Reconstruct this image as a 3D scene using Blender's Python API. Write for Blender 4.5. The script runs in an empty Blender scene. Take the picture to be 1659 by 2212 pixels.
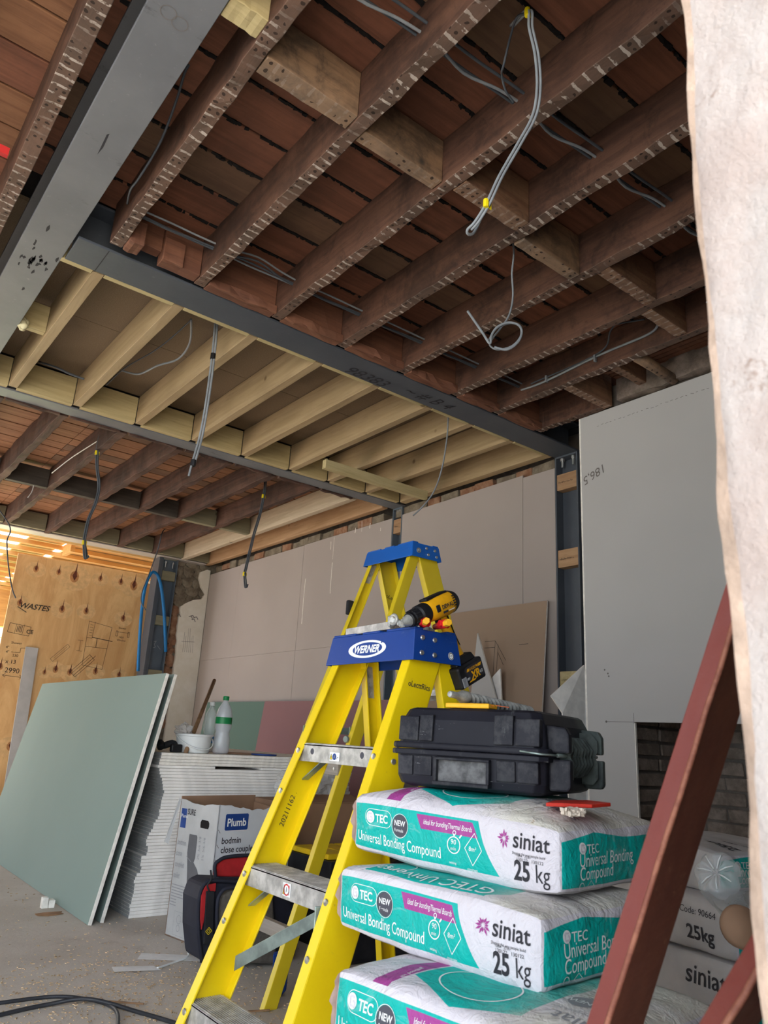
import bpy, bmesh, math, random
from mathutils import Vector, Matrix
random.seed(7)
SC = bpy.context.scene
COL = SC.collection
# ------------------------------------------------------------------ camera
RGT = Vector((0.78214406, -0.62078000, 0.05369229))
UPV = Vector((-0.22216354, -0.19732714, 0.95483264))
FWD = Vector((0.58214606, 0.75874514, 0.29225294))
FPX = 1618.589
CAMZ = 0.9
cd = bpy.data.cameras.new('camera'); cam = bpy.data.objects.new('camera', cd); COL.objects.link(cam)
cd.sensor_fit = 'HORIZONTAL'; cd.sensor_width = 36.0; cd.lens = 36.0*FPX/1659.0
cd.clip_start = 0.02; cd.clip_end = 200
cam.matrix_world = Matrix(((RGT.x, UPV.x, -FWD.x, 0), (RGT.y, UPV.y, -FWD.y, 0), (RGT.z, UPV.z, -FWD.z, CAMZ), (0, 0, 0, 1)))
cd.dof.use_dof = True; cd.dof.focus_distance = 3.0; cd.dof.aperture_fstop = 13.0
SC.camera = cam
# ------------------------------------------------------------------ world and sun
SC.view_settings.view_transform = 'Standard'; SC.view_settings.look = 'None'
SC.view_settings.exposure = 0.95; SC.view_settings.gamma = 1.0
try: SC.view_settings.use_curve_mapping = False
except Exception: pass
w = bpy.data.worlds.new('sky'); SC.world = w; w.use_nodes = True
nt = w.node_tree; bg = nt.nodes['Background']
bg.inputs['Color'].default_value = (0.80, 0.90, 1.0, 1); bg.inputs['Strength'].default_value = 2.6
sun = bpy.data.lights.new('sun', 'SUN'); so = bpy.data.objects.new('sun', sun); COL.objects.link(so)
sun.energy = 17.0; sun.angle = math.radians(3); sun.color = (1.0, 0.90, 0.76)
so.rotation_euler = Vector((-0.25, -0.55, -1.0)).to_track_quat('-Z', 'Y').to_euler()

# ------------------------------------------------------------------ helpers
def ray(u, v):
    return RGT*((u-829.5)/FPX) + UPV*(-(v-1106)/FPX) + FWD
def at(u, v, ax, val):
    """point where the sight line of a measured pixel meets the plane axis=val"""
    d = ray(u, v); o = Vector((0, 0, CAMZ)); t = (val-o[ax])/d[ax]
    return o + d*t
def atD(u, v, D):
    d = ray(u, v); d = d/math.hypot(d.x, d.y)*D
    return Vector((d.x, d.y, d.z+CAMZ))
def V(*a): return Vector(a)
def rnd(a, b): return random.uniform(a, b)

class MB:
    def __init__(s): s.v = []; s.f = []; s.m = []
    def add(s, vs, fs, mi=0):
        o = len(s.v); s.v += [Vector(q) for q in vs]
        for f in fs: s.f.append([i+o for i in f]); s.m.append(mi)
        return s
    def box(s, lo, hi, mi=0, j=0.0):
        x0, y0, z0 = lo; x1, y1, z1 = hi
        vs = [(x0,y0,z0),(x1,y0,z0),(x1,y1,z0),(x0,y1,z0),(x0,y0,z1),(x1,y0,z1),(x1,y1,z1),(x0,y1,z1)]
        if j: vs = [tuple(c+rnd(-j, j) for c in q) for q in vs]
        return s.add(vs, [(0,3,2,1),(4,5,6,7),(0,1,5,4),(1,2,6,5),(2,3,7,6),(3,0,4,7)], mi)
    def obox(s, o, a, b, c, mi=0):
        """box from corner o with edge vectors a, b, c"""
        o, a, b, c = Vector(o), Vector(a), Vector(b), Vector(c)
        if a.cross(b).dot(c) < 0: a, b = b, a
        vs = [o, o+a, o+a+b, o+b, o+c, o+a+c, o+a+b+c, o+b+c]
        return s.add(vs, [(0,3,2,1),(4,5,6,7),(0,1,5,4),(1,2,6,5),(2,3,7,6),(3,0,4,7)], mi)
    def cbox(s, ctr, a, b, c, mi=0):
        a, b, c = Vector(a), Vector(b), Vector(c)
        return s.obox(Vector(ctr)-(a+b+c)/2, a, b, c, mi)
    def prism(s, pts, ext, mi=0, mside=None):
        pts = [Vector(p) for p in pts]; ext = Vector(ext); n = len(pts)
        nrm = Vector((0,0,0))
        for i in range(n): nrm += pts[i].cross(pts[(i+1) % n])
        if nrm.dot(ext) < 0: pts = pts[::-1]
        vs = pts + [p+ext for p in pts]
        s.add(vs, [tuple(range(n))[::-1], tuple(range(n, 2*n))], mi)
        o = len(s.v)-2*n
        for i in range(n):
            k = (i+1) % n; s.f.append([o+i, o+k, o+n+k, o+n+i]); s.m.append(mi if mside is None else mside)
        return s
    def tube(s, pts, r, n=8, mi=0, cap=True, flat=1.0):
        pts = [Vector(p) for p in pts]; N = len(pts); o = len(s.v)
        up = None
        for i, p in enumerate(pts):
            t = (pts[min(i+1, N-1)]-pts[max(i-1, 0)])
            if t.length < 1e-9: t = V(0, 0, 1)
            t.normalize()
            if up is None: up = t.orthogonal().normalized()
            else:
                up = up - t*up.dot(t)
                up = up.normalized() if up.length > 1e-6 else t.orthogonal().normalized()
            q = t.cross(up); rr = r[i] if isinstance(r, (list, tuple)) else r
            for k in range(n):
                a = 2*math.pi*k/n; s.v.append(p + up*(math.cos(a)*rr) + q*(math.sin(a)*rr*flat))
        for i in range(N-1):
            for k in range(n):
                k2 = (k+1) % n; s.f.append([o+i*n+k, o+i*n+k2, o+(i+1)*n+k2, o+(i+1)*n+k]); s.m.append(mi)
        if cap:
            s.f.append([o+k for k in range(n)][::-1]); s.m.append(mi)
            s.f.append([o+(N-1)*n+k for k in range(n)]); s.m.append(mi)
        return s
    def lathe(s, prof, ctr, axis=(0,0,1), n=24, mi=0):
        """prof: list of (radius, height)"""
        ctr = Vector(ctr); ax = Vector(axis).normalized(); a = ax.orthogonal().normalized(); b = ax.cross(a); o = len(s.v)
        for r, h in prof:
            for k in range(n):
                t = 2*math.pi*k/n; s.v.append(ctr + ax*h + (a*math.cos(t)+b*math.sin(t))*max(r, 1e-5))
        for i in range(len(prof)-1):
            for k in range(n):
                k2 = (k+1) % n; s.f.append([o+i*n+k, o+i*n+k2, o+(i+1)*n+k2, o+(i+1)*n+k]); s.m.append(mi)
        return s
    def map(s, fn):
        s.v = [Vector(fn(p)) for p in s.v]; return s

LOC = {}
def setp(o, label=None, cat=None, group=None, kind=None):
    if label: o['label'] = label
    if cat: o['category'] = cat
    if group: o['group'] = group
    if kind: o['kind'] = kind
    return o
def empty(name, loc=(0,0,0), label=None, cat=None, group=None, kind=None):
    o = bpy.data.objects.new(name, None); COL.objects.link(o); o.location = loc
    o.empty_display_size = 0.1; LOC[o.name] = Vector(loc)
    return setp(o, label, cat, group, kind)
def mesh(name, mb, mats, smooth=False):
    me = bpy.data.meshes.new(name); me.from_pydata([tuple(p) for p in mb.v], [], mb.f)
    if not isinstance(mats, (list, tuple)): mats = [mats]
    for m in mats: me.materials.append(m)
    if len(mats) > 1: me.polygons.foreach_set('material_index', mb.m)
    if smooth:
        me.polygons.foreach_set('use_smooth', [True]*len(me.polygons))
    me.update()
    return me
def obj(name, mb, mats, parent=None, bevel=0, smooth=False, seg=2, loc=None, auto=None, **kw):
    """mb holds world coordinates; they are made local to the parent (or to loc)"""
    off = LOC[parent.name] if parent is not None else Vector(loc) if loc is not None else None
    if off is None:
        xs = [p.x for p in mb.v]; ys = [p.y for p in mb.v]; zs = [p.z for p in mb.v]
        off = V((min(xs)+max(xs))/2, (min(ys)+max(ys))/2, min(zs))
    me = mesh(name, MBshift(mb, off), mats, smooth)
    o = bpy.data.objects.new(name, me); COL.objects.link(o)
    if parent is not None:
        o.parent = parent; LOC[o.name] = off
    else:
        o.location = off; LOC[o.name] = off
    if bevel:
        b = o.modifiers.new('bevel', 'BEVEL'); b.width = bevel; b.segments = seg; b.limit_method = 'ANGLE'; b.angle_limit = 0.6
    if auto:
        me.polygons.foreach_set('use_smooth', [True]*len(me.polygons))
        if hasattr(me, 'set_sharp_from_angle'): me.set_sharp_from_angle(angle=auto)
    return setp(o, kw.get('label'), kw.get('cat'), kw.get('group'), kw.get('kind'))
def MBshift(mb, off):
    r = MB(); r.v = [p-off for p in mb.v]; r.f = mb.f; r.m = mb.m; return r

def smooth_path(pts, k=6):
    P = [Vector(p) for p in pts]
    if len(P) < 3: return P
    out = []
    for i in range(len(P)-1):
        p0 = P[max(i-1, 0)]; p1 = P[i]; p2 = P[i+1]; p3 = P[min(i+2, len(P)-1)]
        for j in range(k):
            t = j/k
            out.append(0.5*((2*p1)+(p2-p0)*t+(2*p0-5*p1+4*p2-p3)*t*t+(3*p1-p0-3*p2+p3)*t*t*t))
    out.append(P[-1]); return out

_tx = {}
def text_geo(s, size, shear=0.0, bold=0.0, align='LEFT'):
    k = (s, size, shear, bold, align)
    if k in _tx: return _tx[k]
    c = bpy.data.curves.new('t', 'FONT'); c.body = s; c.size = size; c.shear = shear; c.offset = bold
    c.align_x = align; c.resolution_u = 3; c.fill_mode = 'FRONT'
    o = bpy.data.objects.new('t', c); COL.objects.link(o)
    dg = bpy.context.evaluated_depsgraph_get(); e = o.evaluated_get(dg); me = e.to_mesh()
    vs = [v.co.copy() for v in me.vertices]; fs = [list(p.vertices) for p in me.polygons]
    e.to_mesh_clear(); bpy.data.objects.remove(o); bpy.data.curves.remove(c)
    _tx[k] = (vs, fs); return _tx[k]
def text_on(mb, s, size, fn, mi=0, shear=0.0, bold=0.0, align='LEFT', stretch=1.0):
    """fn maps (x, y) in the plane of the writing to a world point"""
    vs, fs = text_geo(s, size, shear, bold, align)
    a = fn(0, 0); n = (fn(0.01, 0)-a).cross(fn(0, 0.01)-a)
    mb.add([fn(v.x*stretch, v.y) for v in vs], fs, mi)
def plane_fn(o, ex, ey, lift=0.001):
    o = Vector(o); ex = Vector(ex).normalized(); ey = Vector(ey).normalized(); n = ex.cross(ey).normalized()*lift
    return lambda x, y: o+ex*x+ey*y+n
def stroke(mb, pts, wd, fn, mi=0):
    """pen line through 2D points"""
    for a, b in zip(pts[:-1], pts[1:]):
        dx, dy = b[0]-a[0], b[1]-a[1]; L = math.hypot(dx, dy) or 1e-6; px, py = -dy/L*wd/2, dx/L*wd/2
        mb.add([fn(a[0]+px, a[1]+py), fn(a[0]-px, a[1]-py), fn(b[0]-px, b[1]-py), fn(b[0]+px, b[1]+py)], [(0,1,2,3)], mi)
def disc(mb, c, r, fn, mi=0, n=20, r2=None, sx=1.0):
    if r2 is None:
        mb.add([fn(c[0]+math.cos(2*math.pi*k/n)*r*sx, c[1]+math.sin(2*math.pi*k/n)*r) for k in range(n)], [tuple(range(n))], mi)
    else:
        vs = [fn(c[0]+math.cos(2*math.pi*k/n)*q*sx, c[1]+math.sin(2*math.pi*k/n)*q) for q in (r, r2) for k in range(n)]
        mb.add(vs, [(k, (k+1) % n, n+(k+1) % n, n+k) for k in range(n)], mi)
# ------------------------------------------------------------------ node expressions
class NX:
    def __init__(s, nt): s.nt = nt
    def val(s, x): return x.k if isinstance(x, E_) else x
    def math(s, op, a, b=None, c=None):
        n = s.nt.nodes.new('ShaderNodeMath'); n.operation = op
        for i, q in enumerate((a, b, c)):
            if q is None: continue
            if isinstance(q, E_): s.nt.links.new(q.k, n.inputs[i])
            else: n.inputs[i].default_value = float(q)
        return E_(s, n.outputs[0])
class E_:
    def __init__(s, x, k): s.x = x; s.k = k
    def __add__(s, o): return s.x.math('ADD', s, o)
    __radd__ = __add__
    def __sub__(s, o): return s.x.math('SUBTRACT', s, o)
    def __rsub__(s, o): return s.x.math('SUBTRACT', o, s)
    def __mul__(s, o): return s.x.math('MULTIPLY', s, o)
    __rmul__ = __mul__
    def __truediv__(s, o): return s.x.math('DIVIDE', s, o)
    def gt(s, o): return s.x.math('GREATER_THAN', s, o)
    def lt(s, o): return s.x.math('LESS_THAN', s, o)
    def fract(s): return s.x.math('FRACT', s)
    def floor(s): return s.x.math('FLOOR', s)
    def abs(s): return s.x.math('ABSOLUTE', s)
    def pw(s, o): return s.x.math('POWER', s, o)
    def mx(s, o): return s.x.math('MAXIMUM', s, o)
    def mn(s, o): return s.x.math('MINIMUM', s, o)
    def sin(s): return s.x.math('SINE', s)
    def ss(s, a, b):
        n = s.x.nt.nodes.new('ShaderNodeMapRange'); n.interpolation_type = 'SMOOTHSTEP'
        s.x.nt.links.new(s.k, n.inputs['Value']); n.inputs['From Min'].default_value = a; n.inputs['From Max'].default_value = b
        return E_(s.x, n.outputs[0])
class Mat:
    """small builder over a Principled material"""
    def __init__(s, name, rough=0.7, metal=0.0, spec=0.3):
        s.m = bpy.data.materials.new(name); s.m.use_nodes = True; s.nt = s.m.node_tree; s.x = NX(s.nt)
        s.p = s.nt.nodes['Principled BSDF']; s.p.inputs['Roughness'].default_value = rough
        s.p.inputs['Metallic'].default_value = metal; s.p.inputs['Specular IOR Level'].default_value = spec
        s.tc = s.nt.nodes.new('ShaderNodeTexCoord'); s.co = s.tc.outputs['Object']
    def coord(s, scale=(1,1,1), src=None, rot=(0,0,0)):
        n = s.nt.nodes.new('ShaderNodeMapping'); s.nt.links.new(src or s.co, n.inputs['Vector'])
        n.inputs['Scale'].default_value = scale; n.inputs['Rotation'].default_value = rot; return n.outputs[0]
    def attr(s, name):
        n = s.nt.nodes.new('ShaderNodeAttribute'); n.attribute_name = name; return n.outputs['Vector']
    def xyz(s, src=None):
        n = s.nt.nodes.new('ShaderNodeSeparateXYZ'); s.nt.links.new(src or s.co, n.inputs[0])
        return [E_(s.x, n.outputs[i]) for i in range(3)]
    def normal(s):
        g = s.nt.nodes.new('ShaderNodeNewGeometry'); return s.xyz(g.outputs['True Normal'])
    def noise(s, scale=5, detail=3, rough=0.5, stretch=(1,1,1), src=None, dist=0.0):
        n = s.nt.nodes.new('ShaderNodeTexNoise'); s.nt.links.new(s.coord(stretch, src), n.inputs['Vector'])
        n.inputs['Scale'].default_value = scale; n.inputs['Detail'].default_value = detail
        n.inputs['Roughness'].default_value = rough; n.inputs['Distortion'].default_value = dist
        return E_(s.x, n.outputs['Fac'])
    def vor(s, scale=5, stretch=(1,1,1), src=None):
        n = s.nt.nodes.new('ShaderNodeTexVoronoi'); s.nt.links.new(s.coord(stretch, src), n.inputs['Vector'])
        n.inputs['Scale'].default_value = scale; return E_(s.x, n.outputs['Distance'])
    def mix(s, f, a, b):
        n = s.nt.nodes.new('ShaderNodeMix'); n.data_type = 'RGBA'
        if isinstance(f, E_): s.nt.links.new(f.k, n.inputs['Factor'])
        else: n.inputs['Factor'].default_value = f
        for nm, q in (('A', a), ('B', b)):
            i = [z for z in n.inputs if z.name == nm and z.type == 'RGBA'][0]
            if isinstance(q, tuple): i.default_value = (*q[:3], 1)
            else: s.nt.links.new(q, i)
        return [z for z in n.outputs if z.type == 'RGBA'][0]
    def col(s, c):
        if isinstance(c, tuple): s.p.inputs['Base Color'].default_value = (*c[:3], 1)
        else: s.nt.links.new(c, s.p.inputs['Base Color'])
        return s
    def bump(s, h, strength=0.3, dist=0.01):
        n = s.nt.nodes.new('ShaderNodeBump'); n.inputs['Strength'].default_value = strength; n.inputs['Distance'].default_value = dist
        s.nt.links.new(h.k, n.inputs['Height']); s.nt.links.new(n.outputs[0], s.p.inputs['Normal']); return s
    def rough(s, e): s.nt.links.new(e.k, s.p.inputs['Roughness']); return s

def plain(name, c, rough=0.6, metal=0.0, spec=0.3, var=0.08, sc=12, bump=0.0):
    m = Mat(name, rough, metal, spec)
    n = m.noise(sc, 4, 0.6)
    d = tuple(max(0, q*(1-var*2)) for q in c); e = tuple(min(1, q*(1+var)) for q in c)
    m.col(m.mix(n.ss(0.3, 0.7), d, e))
    if bump: m.bump(m.noise(sc*6, 4, 0.6), bump, 0.004)
    return m.m
def glassy(name, c, alpha_rough=0.05, ior=1.45):
    m = Mat(name, alpha_rough); m.col(c); m.p.inputs['Transmission Weight'].default_value = 1.0; m.p.inputs['IOR'].default_value = ior
    m.bump(m.noise(60, 2), 0.15, 0.002)
    return m.m
def wood(name, c1, c2, dark, grain=1, rough=0.75, knots=True, laths=0.0, bump=0.25, dirt=0.0):
    """grain runs along axis 0/1/2 of the object; laths adds old plaster ghosts on the downward face"""
    m = Mat(name, rough, 0, 0.25)
    st = [14, 14, 14]; st[grain] = 0.9
    g1 = m.noise(1.6, 5, 0.62, tuple(st), dist=0.8); g2 = m.noise(6, 4, 0.7, tuple(st))
    g3 = m.noise(1.3, 3, 0.5)
    c = m.mix(g1.ss(0.32, 0.68), c1, c2); c = m.mix(g2.ss(0.55, 0.8)*0.55, c, dark)
    c = m.mix(g3.ss(0.5, 0.75)*0.35, c, dark)
    if knots:
        k = m.vor(2.4, (1.3, 1.3, 1.3)); c = m.mix(1-k.ss(0.03, 0.075), c, dark)
    h = g1*0.6+g2*0.4
    if dirt:
        c = m.mix(m.noise(3.0, 5, 0.7).ss(0.42, 0.66)*dirt, c, dark)
    if laths and dirt:
        c = m.mix(m.noise(7, 6, 0.75, dist=1.0).ss(0.46, 0.70)*0.6, c, dark); h = h+m.noise(22, 5, 0.7)*0.6
    if laths:
        N = m.normal(); down = (N[2]*-1).gt(0.5); P = m.xyz(); ax = 0 if grain == 0 else 1
        y = P[ax]; x = P[1-ax]
        w1 = (m.noise(26, 3, 0.6)-0.5)*0.35
        fr = (y/0.043+w1).fract()
        band = fr.lt(0.24)
        msk = m.noise(2.2, 2, 0.5, (0.4, 1, 1) if ax else (1, 0.4, 1)).ss(0.36, 0.52)
        brk = m.noise(34, 3, 0.6).ss(0.42, 0.54)
        pl = down*band*msk*brk*laths
        c = m.mix(down*0.22, c, (0.27, 0.20, 0.155))
        # nail holes, two uneven rows between the lath lines
        fx = (x/0.030+0.5+(m.noise(13, 1)-0.5)*1.6).fract()-0.5; fy = fr-0.62
        hole = (fx*fx*1.0+fy*fy*2.2+(m.noise(60, 2)-0.5)*0.05).lt(0.045)
        hm = m.noise(11, 2, 0.5).gt(0.50)
        c = m.mix(down*hole*hm*0.85, c, (0.022, 0.013, 0.01))
        c = m.mix(pl*0.75, c, (0.55, 0.47, 0.41))
        h = h+pl*0.8-hole*hm*down*0.9
    m.col(c); m.bump(h, bump, 0.006)
    return m.m

M = {}
M['joist_old'] = wood('old_brown_joist', (0.150, 0.074, 0.048), (0.092, 0.045, 0.031), (0.028, 0.017, 0.013), 1, laths=1.0, knots=False, dirt=0.6)
M['joist_oldx'] = wood('old_brown_blocking', (0.30, 0.165, 0.095), (0.20, 0.10, 0.06), (0.065, 0.042, 0.032), 0, laths=0.6, knots=False, dirt=0.25)
M['nog_pale'] = wood('weathered_pale_nogging', (0.36, 0.22, 0.13), (0.24, 0.145, 0.085), (0.05, 0.042, 0.036), 0, knots=True, laths=0.25, dirt=0.6)
M['nog_red'] = wood('red_brown_blocking', (0.24, 0.105, 0.062), (0.155, 0.066, 0.042), (0.05, 0.028, 0.02), 0, knots=False, dirt=0.3)
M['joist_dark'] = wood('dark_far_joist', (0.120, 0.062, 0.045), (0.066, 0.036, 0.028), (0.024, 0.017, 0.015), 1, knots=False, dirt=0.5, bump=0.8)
M['grey_block'] = wood('grey_green_block', (0.27, 0.245, 0.16), (0.21, 0.19, 0.125), (0.10, 0.09, 0.06), 0)
M['dark_block'] = wood('sooty_block', (0.10, 0.085, 0.07), (0.065, 0.055, 0.046), (0.03, 0.026, 0.024), 0, dirt=0.4)
M['new_y'] = wood('new_pale_joist', (0.45, 0.335, 0.195), (0.36, 0.26, 0.145), (0.19, 0.125, 0.065), 1, rough=0.65, bump=0.12)
M['new_x'] = wood('new_pale_header', (0.54, 0.44, 0.235), (0.44, 0.35, 0.175), (0.20, 0.145, 0.07), 0, rough=0.65, bump=0.12)
M['new_green'] = wood('treated_batten', (0.56, 0.47, 0.26), (0.45, 0.37, 0.19), (0.22, 0.16, 0.08), 0, rough=0.65, bump=0.12)
M['new_pink'] = wood('pinkish_joist', (0.46, 0.29, 0.165), (0.36, 0.21, 0.11), (0.17, 0.085, 0.045), 1, rough=0.65, bump=0.15)
M['new_grey'] = wood('pale_grey_joist', (0.55, 0.45, 0.33), (0.44, 0.35, 0.25), (0.2, 0.14, 0.09), 1, rough=0.65, bump=0.15)
M['ext_wood'] = wood('orange_lit_joist', (0.62, 0.36, 0.13), (0.50, 0.27, 0.09), (0.24, 0.11, 0.035), 0, rough=0.6)
M['fboard'] = wood('floorboard_underside', (0.26, 0.105, 0.062), (0.175, 0.070, 0.042), (0.060, 0.030, 0.021), 0, laths=0, knots=True, dirt=0.3, bump=0.12)
M['fboard2'] = wood('floorboard_underside_grey', (0.185, 0.105, 0.062), (0.135, 0.073, 0.047), (0.055, 0.034, 0.024), 0, knots=True, dirt=0.3, bump=0.12)
M['fboard3'] = wood('floorboard_underside_warm', (0.30, 0.145, 0.075), (0.22, 0.10, 0.052), (0.09, 0.045, 0.025), 0, knots=True, dirt=0.25, bump=0.12)
M['dust'] = plain('black_fluff', (0.012, 0.010, 0.010), 1.0, bump=0.5)
m = Mat('chipboard', 0.9); n = m.noise(220, 3, 0.7); c = m.mix(n.ss(0.35, 0.7), (0.15, 0.105, 0.066), (0.235, 0.175, 0.115))
c = m.mix(m.noise(2.2, 4).ss(0.5, 0.75)*0.5, c, (0.09, 0.064, 0.045)); m.col(c); M['chip'] = m.m
def steel_mat(name, a, b, scuff=0.5):
    m = Mat(name, 0.5, 0.0, 0.4)
    c = m.mix(m.noise(3, 4, 0.6).ss(0.3, 0.7), a, b)
    s1 = m.noise(9, 6, 0.75, (0.5, 1, 1)).ss(0.60, 0.74)
    c = m.mix(s1*scuff, c, (0.035, 0.036, 0.04))
    s2 = m.noise(38, 5, 0.7).ss(0.62, 0.72); c = m.mix(s2*0.45*scuff, c, (0.40, 0.38, 0.38))
    m.col(c); m.bump(m.noise(60, 3), 0.08, 0.003); return m.m
M['steel'] = steel_mat('grey_primed_steel', (0.140, 0.146, 0.162), (0.175, 0.180, 0.196), 0.6)
M['steel_dark'] = steel_mat('dark_primed_steel', (0.060, 0.070, 0.088), (0.078, 0.088, 0.105), 0.25)
M['steel_blue'] = steel_mat('blue_grey_steel', (0.085, 0.108, 0.138), (0.11, 0.135, 0.165), 0.3)
M['steel_pale'] = steel_mat('pale_dusty_steel', (0.60, 0.54, 0.49), (0.45, 0.40, 0.37), 0.25)
M['zinc'] = plain('galvanised_steel', (0.34, 0.42, 0.40), 0.38, 0.75, var=0.15, sc=18)
M['bolt'] = plain('bolt_steel', (0.55, 0.55, 0.54), 0.35, 0.85)
def board_mat(name, a, b, grey=0.5):
    m = Mat(name, 0.88, 0, 0.2)
    c = m.mix(m.noise(1.3, 3).ss(0.35, 0.7), a, b)
    sc = m.noise(5, 6, 0.8, (1, 1, 0.12)).ss(0.73, 0.76); c = m.mix(sc*grey*0.6, c, (0.62, 0.58, 0.55))
    dt = m.vor(7); c = m.mix((1-dt.ss(0.010, 0.018))*0.5*grey, c, (0.12, 0.10, 0.09))
    m.col(c); m.bump(m.noise(120, 2), 0.03, 0.002); return m.m
M['pb_pink'] = board_mat('plasterboard_beige_grey', (0.375, 0.325, 0.300), (0.40, 0.348, 0.322))
M['pb_grey'] = board_mat('plasterboard_grey', (0.47, 0.455, 0.44), (0.50, 0.485, 0.47))
M['pb_green'] = board_mat('plasterboard_green', (0.245, 0.315, 0.285), (0.26, 0.33, 0.30), 0.15)
M['pb_dgreen'] = board_mat('plasterboard_dark_green', (0.12, 0.185, 0.155), (0.13, 0.195, 0.165), 0.1)
M['pb_rose'] = board_mat('plasterboard_rose', (0.27, 0.145, 0.15), (0.29, 0.155, 0.16), 0.1)
M['pb_brown'] = board_mat('plasterboard_brown_back', (0.33, 0.235, 0.17), (0.36, 0.26, 0.19), 0.3)
M['pb_edge'] = plain('plaster_edge', (0.88, 0.84, 0.77), 0.9, var=0.07, sc=30, bump=0.3)
M['pb_edge2'] = plain('paper_wrapped_edge', (0.88, 0.85, 0.81), 0.85, var=0.08, sc=9)
M['pb_side'] = plain('shaded_board_edge', (0.34, 0.34, 0.34), 0.9, var=0.12, sc=14)
# concrete floor
m = Mat('concrete_floor', 0.93, 0, 0.2)
c = m.mix(m.noise(1.4, 6, 0.65).ss(0.3, 0.7), (0.50, 0.445, 0.39), (0.62, 0.565, 0.51))
c = m.mix(m.noise(60, 4, 0.7).ss(0.56, 0.7)*0.35, c, (0.62, 0.50, 0.36))
c = m.mix(m.noise(4, 5, 0.7).ss(0.58, 0.72)*0.45, c, (0.29, 0.235, 0.195)); m.col(c); m.bump(m.noise(40, 6, 0.7), 0.3, 0.006); M['concrete'] = m.m
M['paving'] = plain('pale_paving', (0.62, 0.57, 0.50), 0.9, var=0.1, sc=3)
M['plaster_wall'] = plain('old_plaster', (0.55, 0.50, 0.44), 0.95, var=0.12, sc=3, bump=0.3)
m = Mat('pink_white_render', 0.95, 0, 0.15)
c = m.mix(m.noise(7, 6, 0.7).ss(0.35, 0.65), (0.47, 0.38, 0.345), (0.55, 0.485, 0.455))
c = m.mix(m.noise(16, 5, 0.75).ss(0.60, 0.70)*0.7, c, (0.27, 0.17, 0.125)); m.col(c); m.bump(m.noise(22, 8, 0.75), 0.8, 0.018); M['render'] = m.m
M['render_edge'] = plain('orange_render_edge', (0.46, 0.335, 0.26), 0.95, var=0.15, sc=20, bump=0.6)
m = Mat('sooty_brick', 0.95); c = m.mix(m.noise(9, 5, 0.7).ss(0.35, 0.7), (0.16, 0.125, 0.10), (0.30, 0.24, 0.20)); m.col(c); m.bump(m.noise(50, 5, 0.7), 0.8, 0.008); M['brick_dark'] = m.m
M['mortar_dark'] = plain('dark_mortar', (0.13, 0.112, 0.098), 1.0, var=0.2, sc=8, bump=0.6)
m = Mat('old_red_brick', 0.95); c = m.mix(m.noise(12, 5, 0.7).ss(0.35, 0.7), (0.24, 0.115, 0.065), (0.36, 0.22, 0.14)); m.col(c); m.bump(m.noise(50, 5, 0.7), 0.8, 0.008); M['brick'] = m.m
m = Mat('grey_rubble', 0.95); c = m.mix(m.noise(10, 5, 0.7).ss(0.35, 0.7), (0.16, 0.125, 0.09), (0.27, 0.23, 0.17)); m.col(c); m.bump(m.noise(40, 5, 0.7), 0.9, 0.01); M['rubble'] = m.m
m = Mat('cream_flaking_plaster', 0.9); c = m.mix(m.noise(4, 5, 0.7).ss(0.35, 0.7), (0.72, 0.66, 0.55), (0.80, 0.75, 0.66))
c = m.mix(m.noise(7, 6, 0.7, (1.6, 1, 0.6)).ss(0.66, 0.72)*0.8, c, (0.42, 0.24, 0.14)); m.col(c); m.bump(m.noise(20, 5), 0.3, 0.006); M['cream'] = m.m
# ladders, plastics
def yellow(name, a, b):
    m = Mat(name, 0.42, 0, 0.5)
    c = m.mix(m.noise(5, 4).ss(0.3, 0.7), a, b); c = m.mix(m.noise(30, 6, 0.75).ss(0.64, 0.72)*0.4, c, (0.36, 0.26, 0.06))
    m.col(c); m.bump(m.noise(120, 2, 0.5, (1, 1, 0.1)), 0.06, 0.002); return m.m
M['yellow'] = yellow('yellow_fibreglass', (0.80, 0.56, 0.0), (0.86, 0.63, 0.004))
M['yellow_dull'] = yellow('dull_yellow_fibreglass', (0.68, 0.50, 0.012), (0.76, 0.58, 0.018))
def scuffed(name, c0, scuff, amt=0.5, rough=0.45, sc=14):
    m = Mat(name, rough, 0, 0.4)
    c = m.mix(m.noise(3, 3).ss(0.3, 0.7), tuple(q*0.85 for q in c0), c0)
    s = m.noise(sc, 7, 0.8, (1, 0.35, 1)).ss(0.60, 0.72); c = m.mix(s*amt, c, scuff)
    s2 = m.noise(sc*2.6, 5, 0.8, (0.2, 1, 1.6)).ss(0.66, 0.70); c = m.mix(s2*amt*0.8, c, scuff)
    m.col(c); m.bump(m.noise(50, 3), 0.08, 0.003); return m.m
M['blue'] = scuffed('blue_plastic', (0.004, 0.045, 0.26), (0.25, 0.33, 0.45), 0.3)
M['blue_bright'] = scuffed('bright_blue_plastic', (0.004, 0.115, 0.50), (0.30, 0.42, 0.60), 0.35)
M['alu'] = plain('brushed_aluminium', (0.50, 0.485, 0.47), 0.42, 0.3, var=0.18, sc=30)
M['alu_dirty'] = wood('dirty_aluminium', (0.36, 0.32, 0.28), (0.27, 0.235, 0.20), (0.15, 0.12, 0.10), 1, knots=False)
m = Mat('black_dusty_plastic', 0.55, 0, 0.22)
c = m.mix(m.noise(4, 3).ss(0.35, 0.7), (0.010, 0.010, 0.016), (0.020, 0.020, 0.028))
c = m.mix(m.noise(11, 8, 0.8, (1, 1, 0.5)).ss(0.60, 0.80)*0.55, c, (0.24, 0.25, 0.25)); c = m.mix(m.noise(55, 5, 0.8, (0.25, 0.25, 1.4)).ss(0.66, 0.70)*0.55, c, (0.36, 0.36, 0.37))
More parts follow.
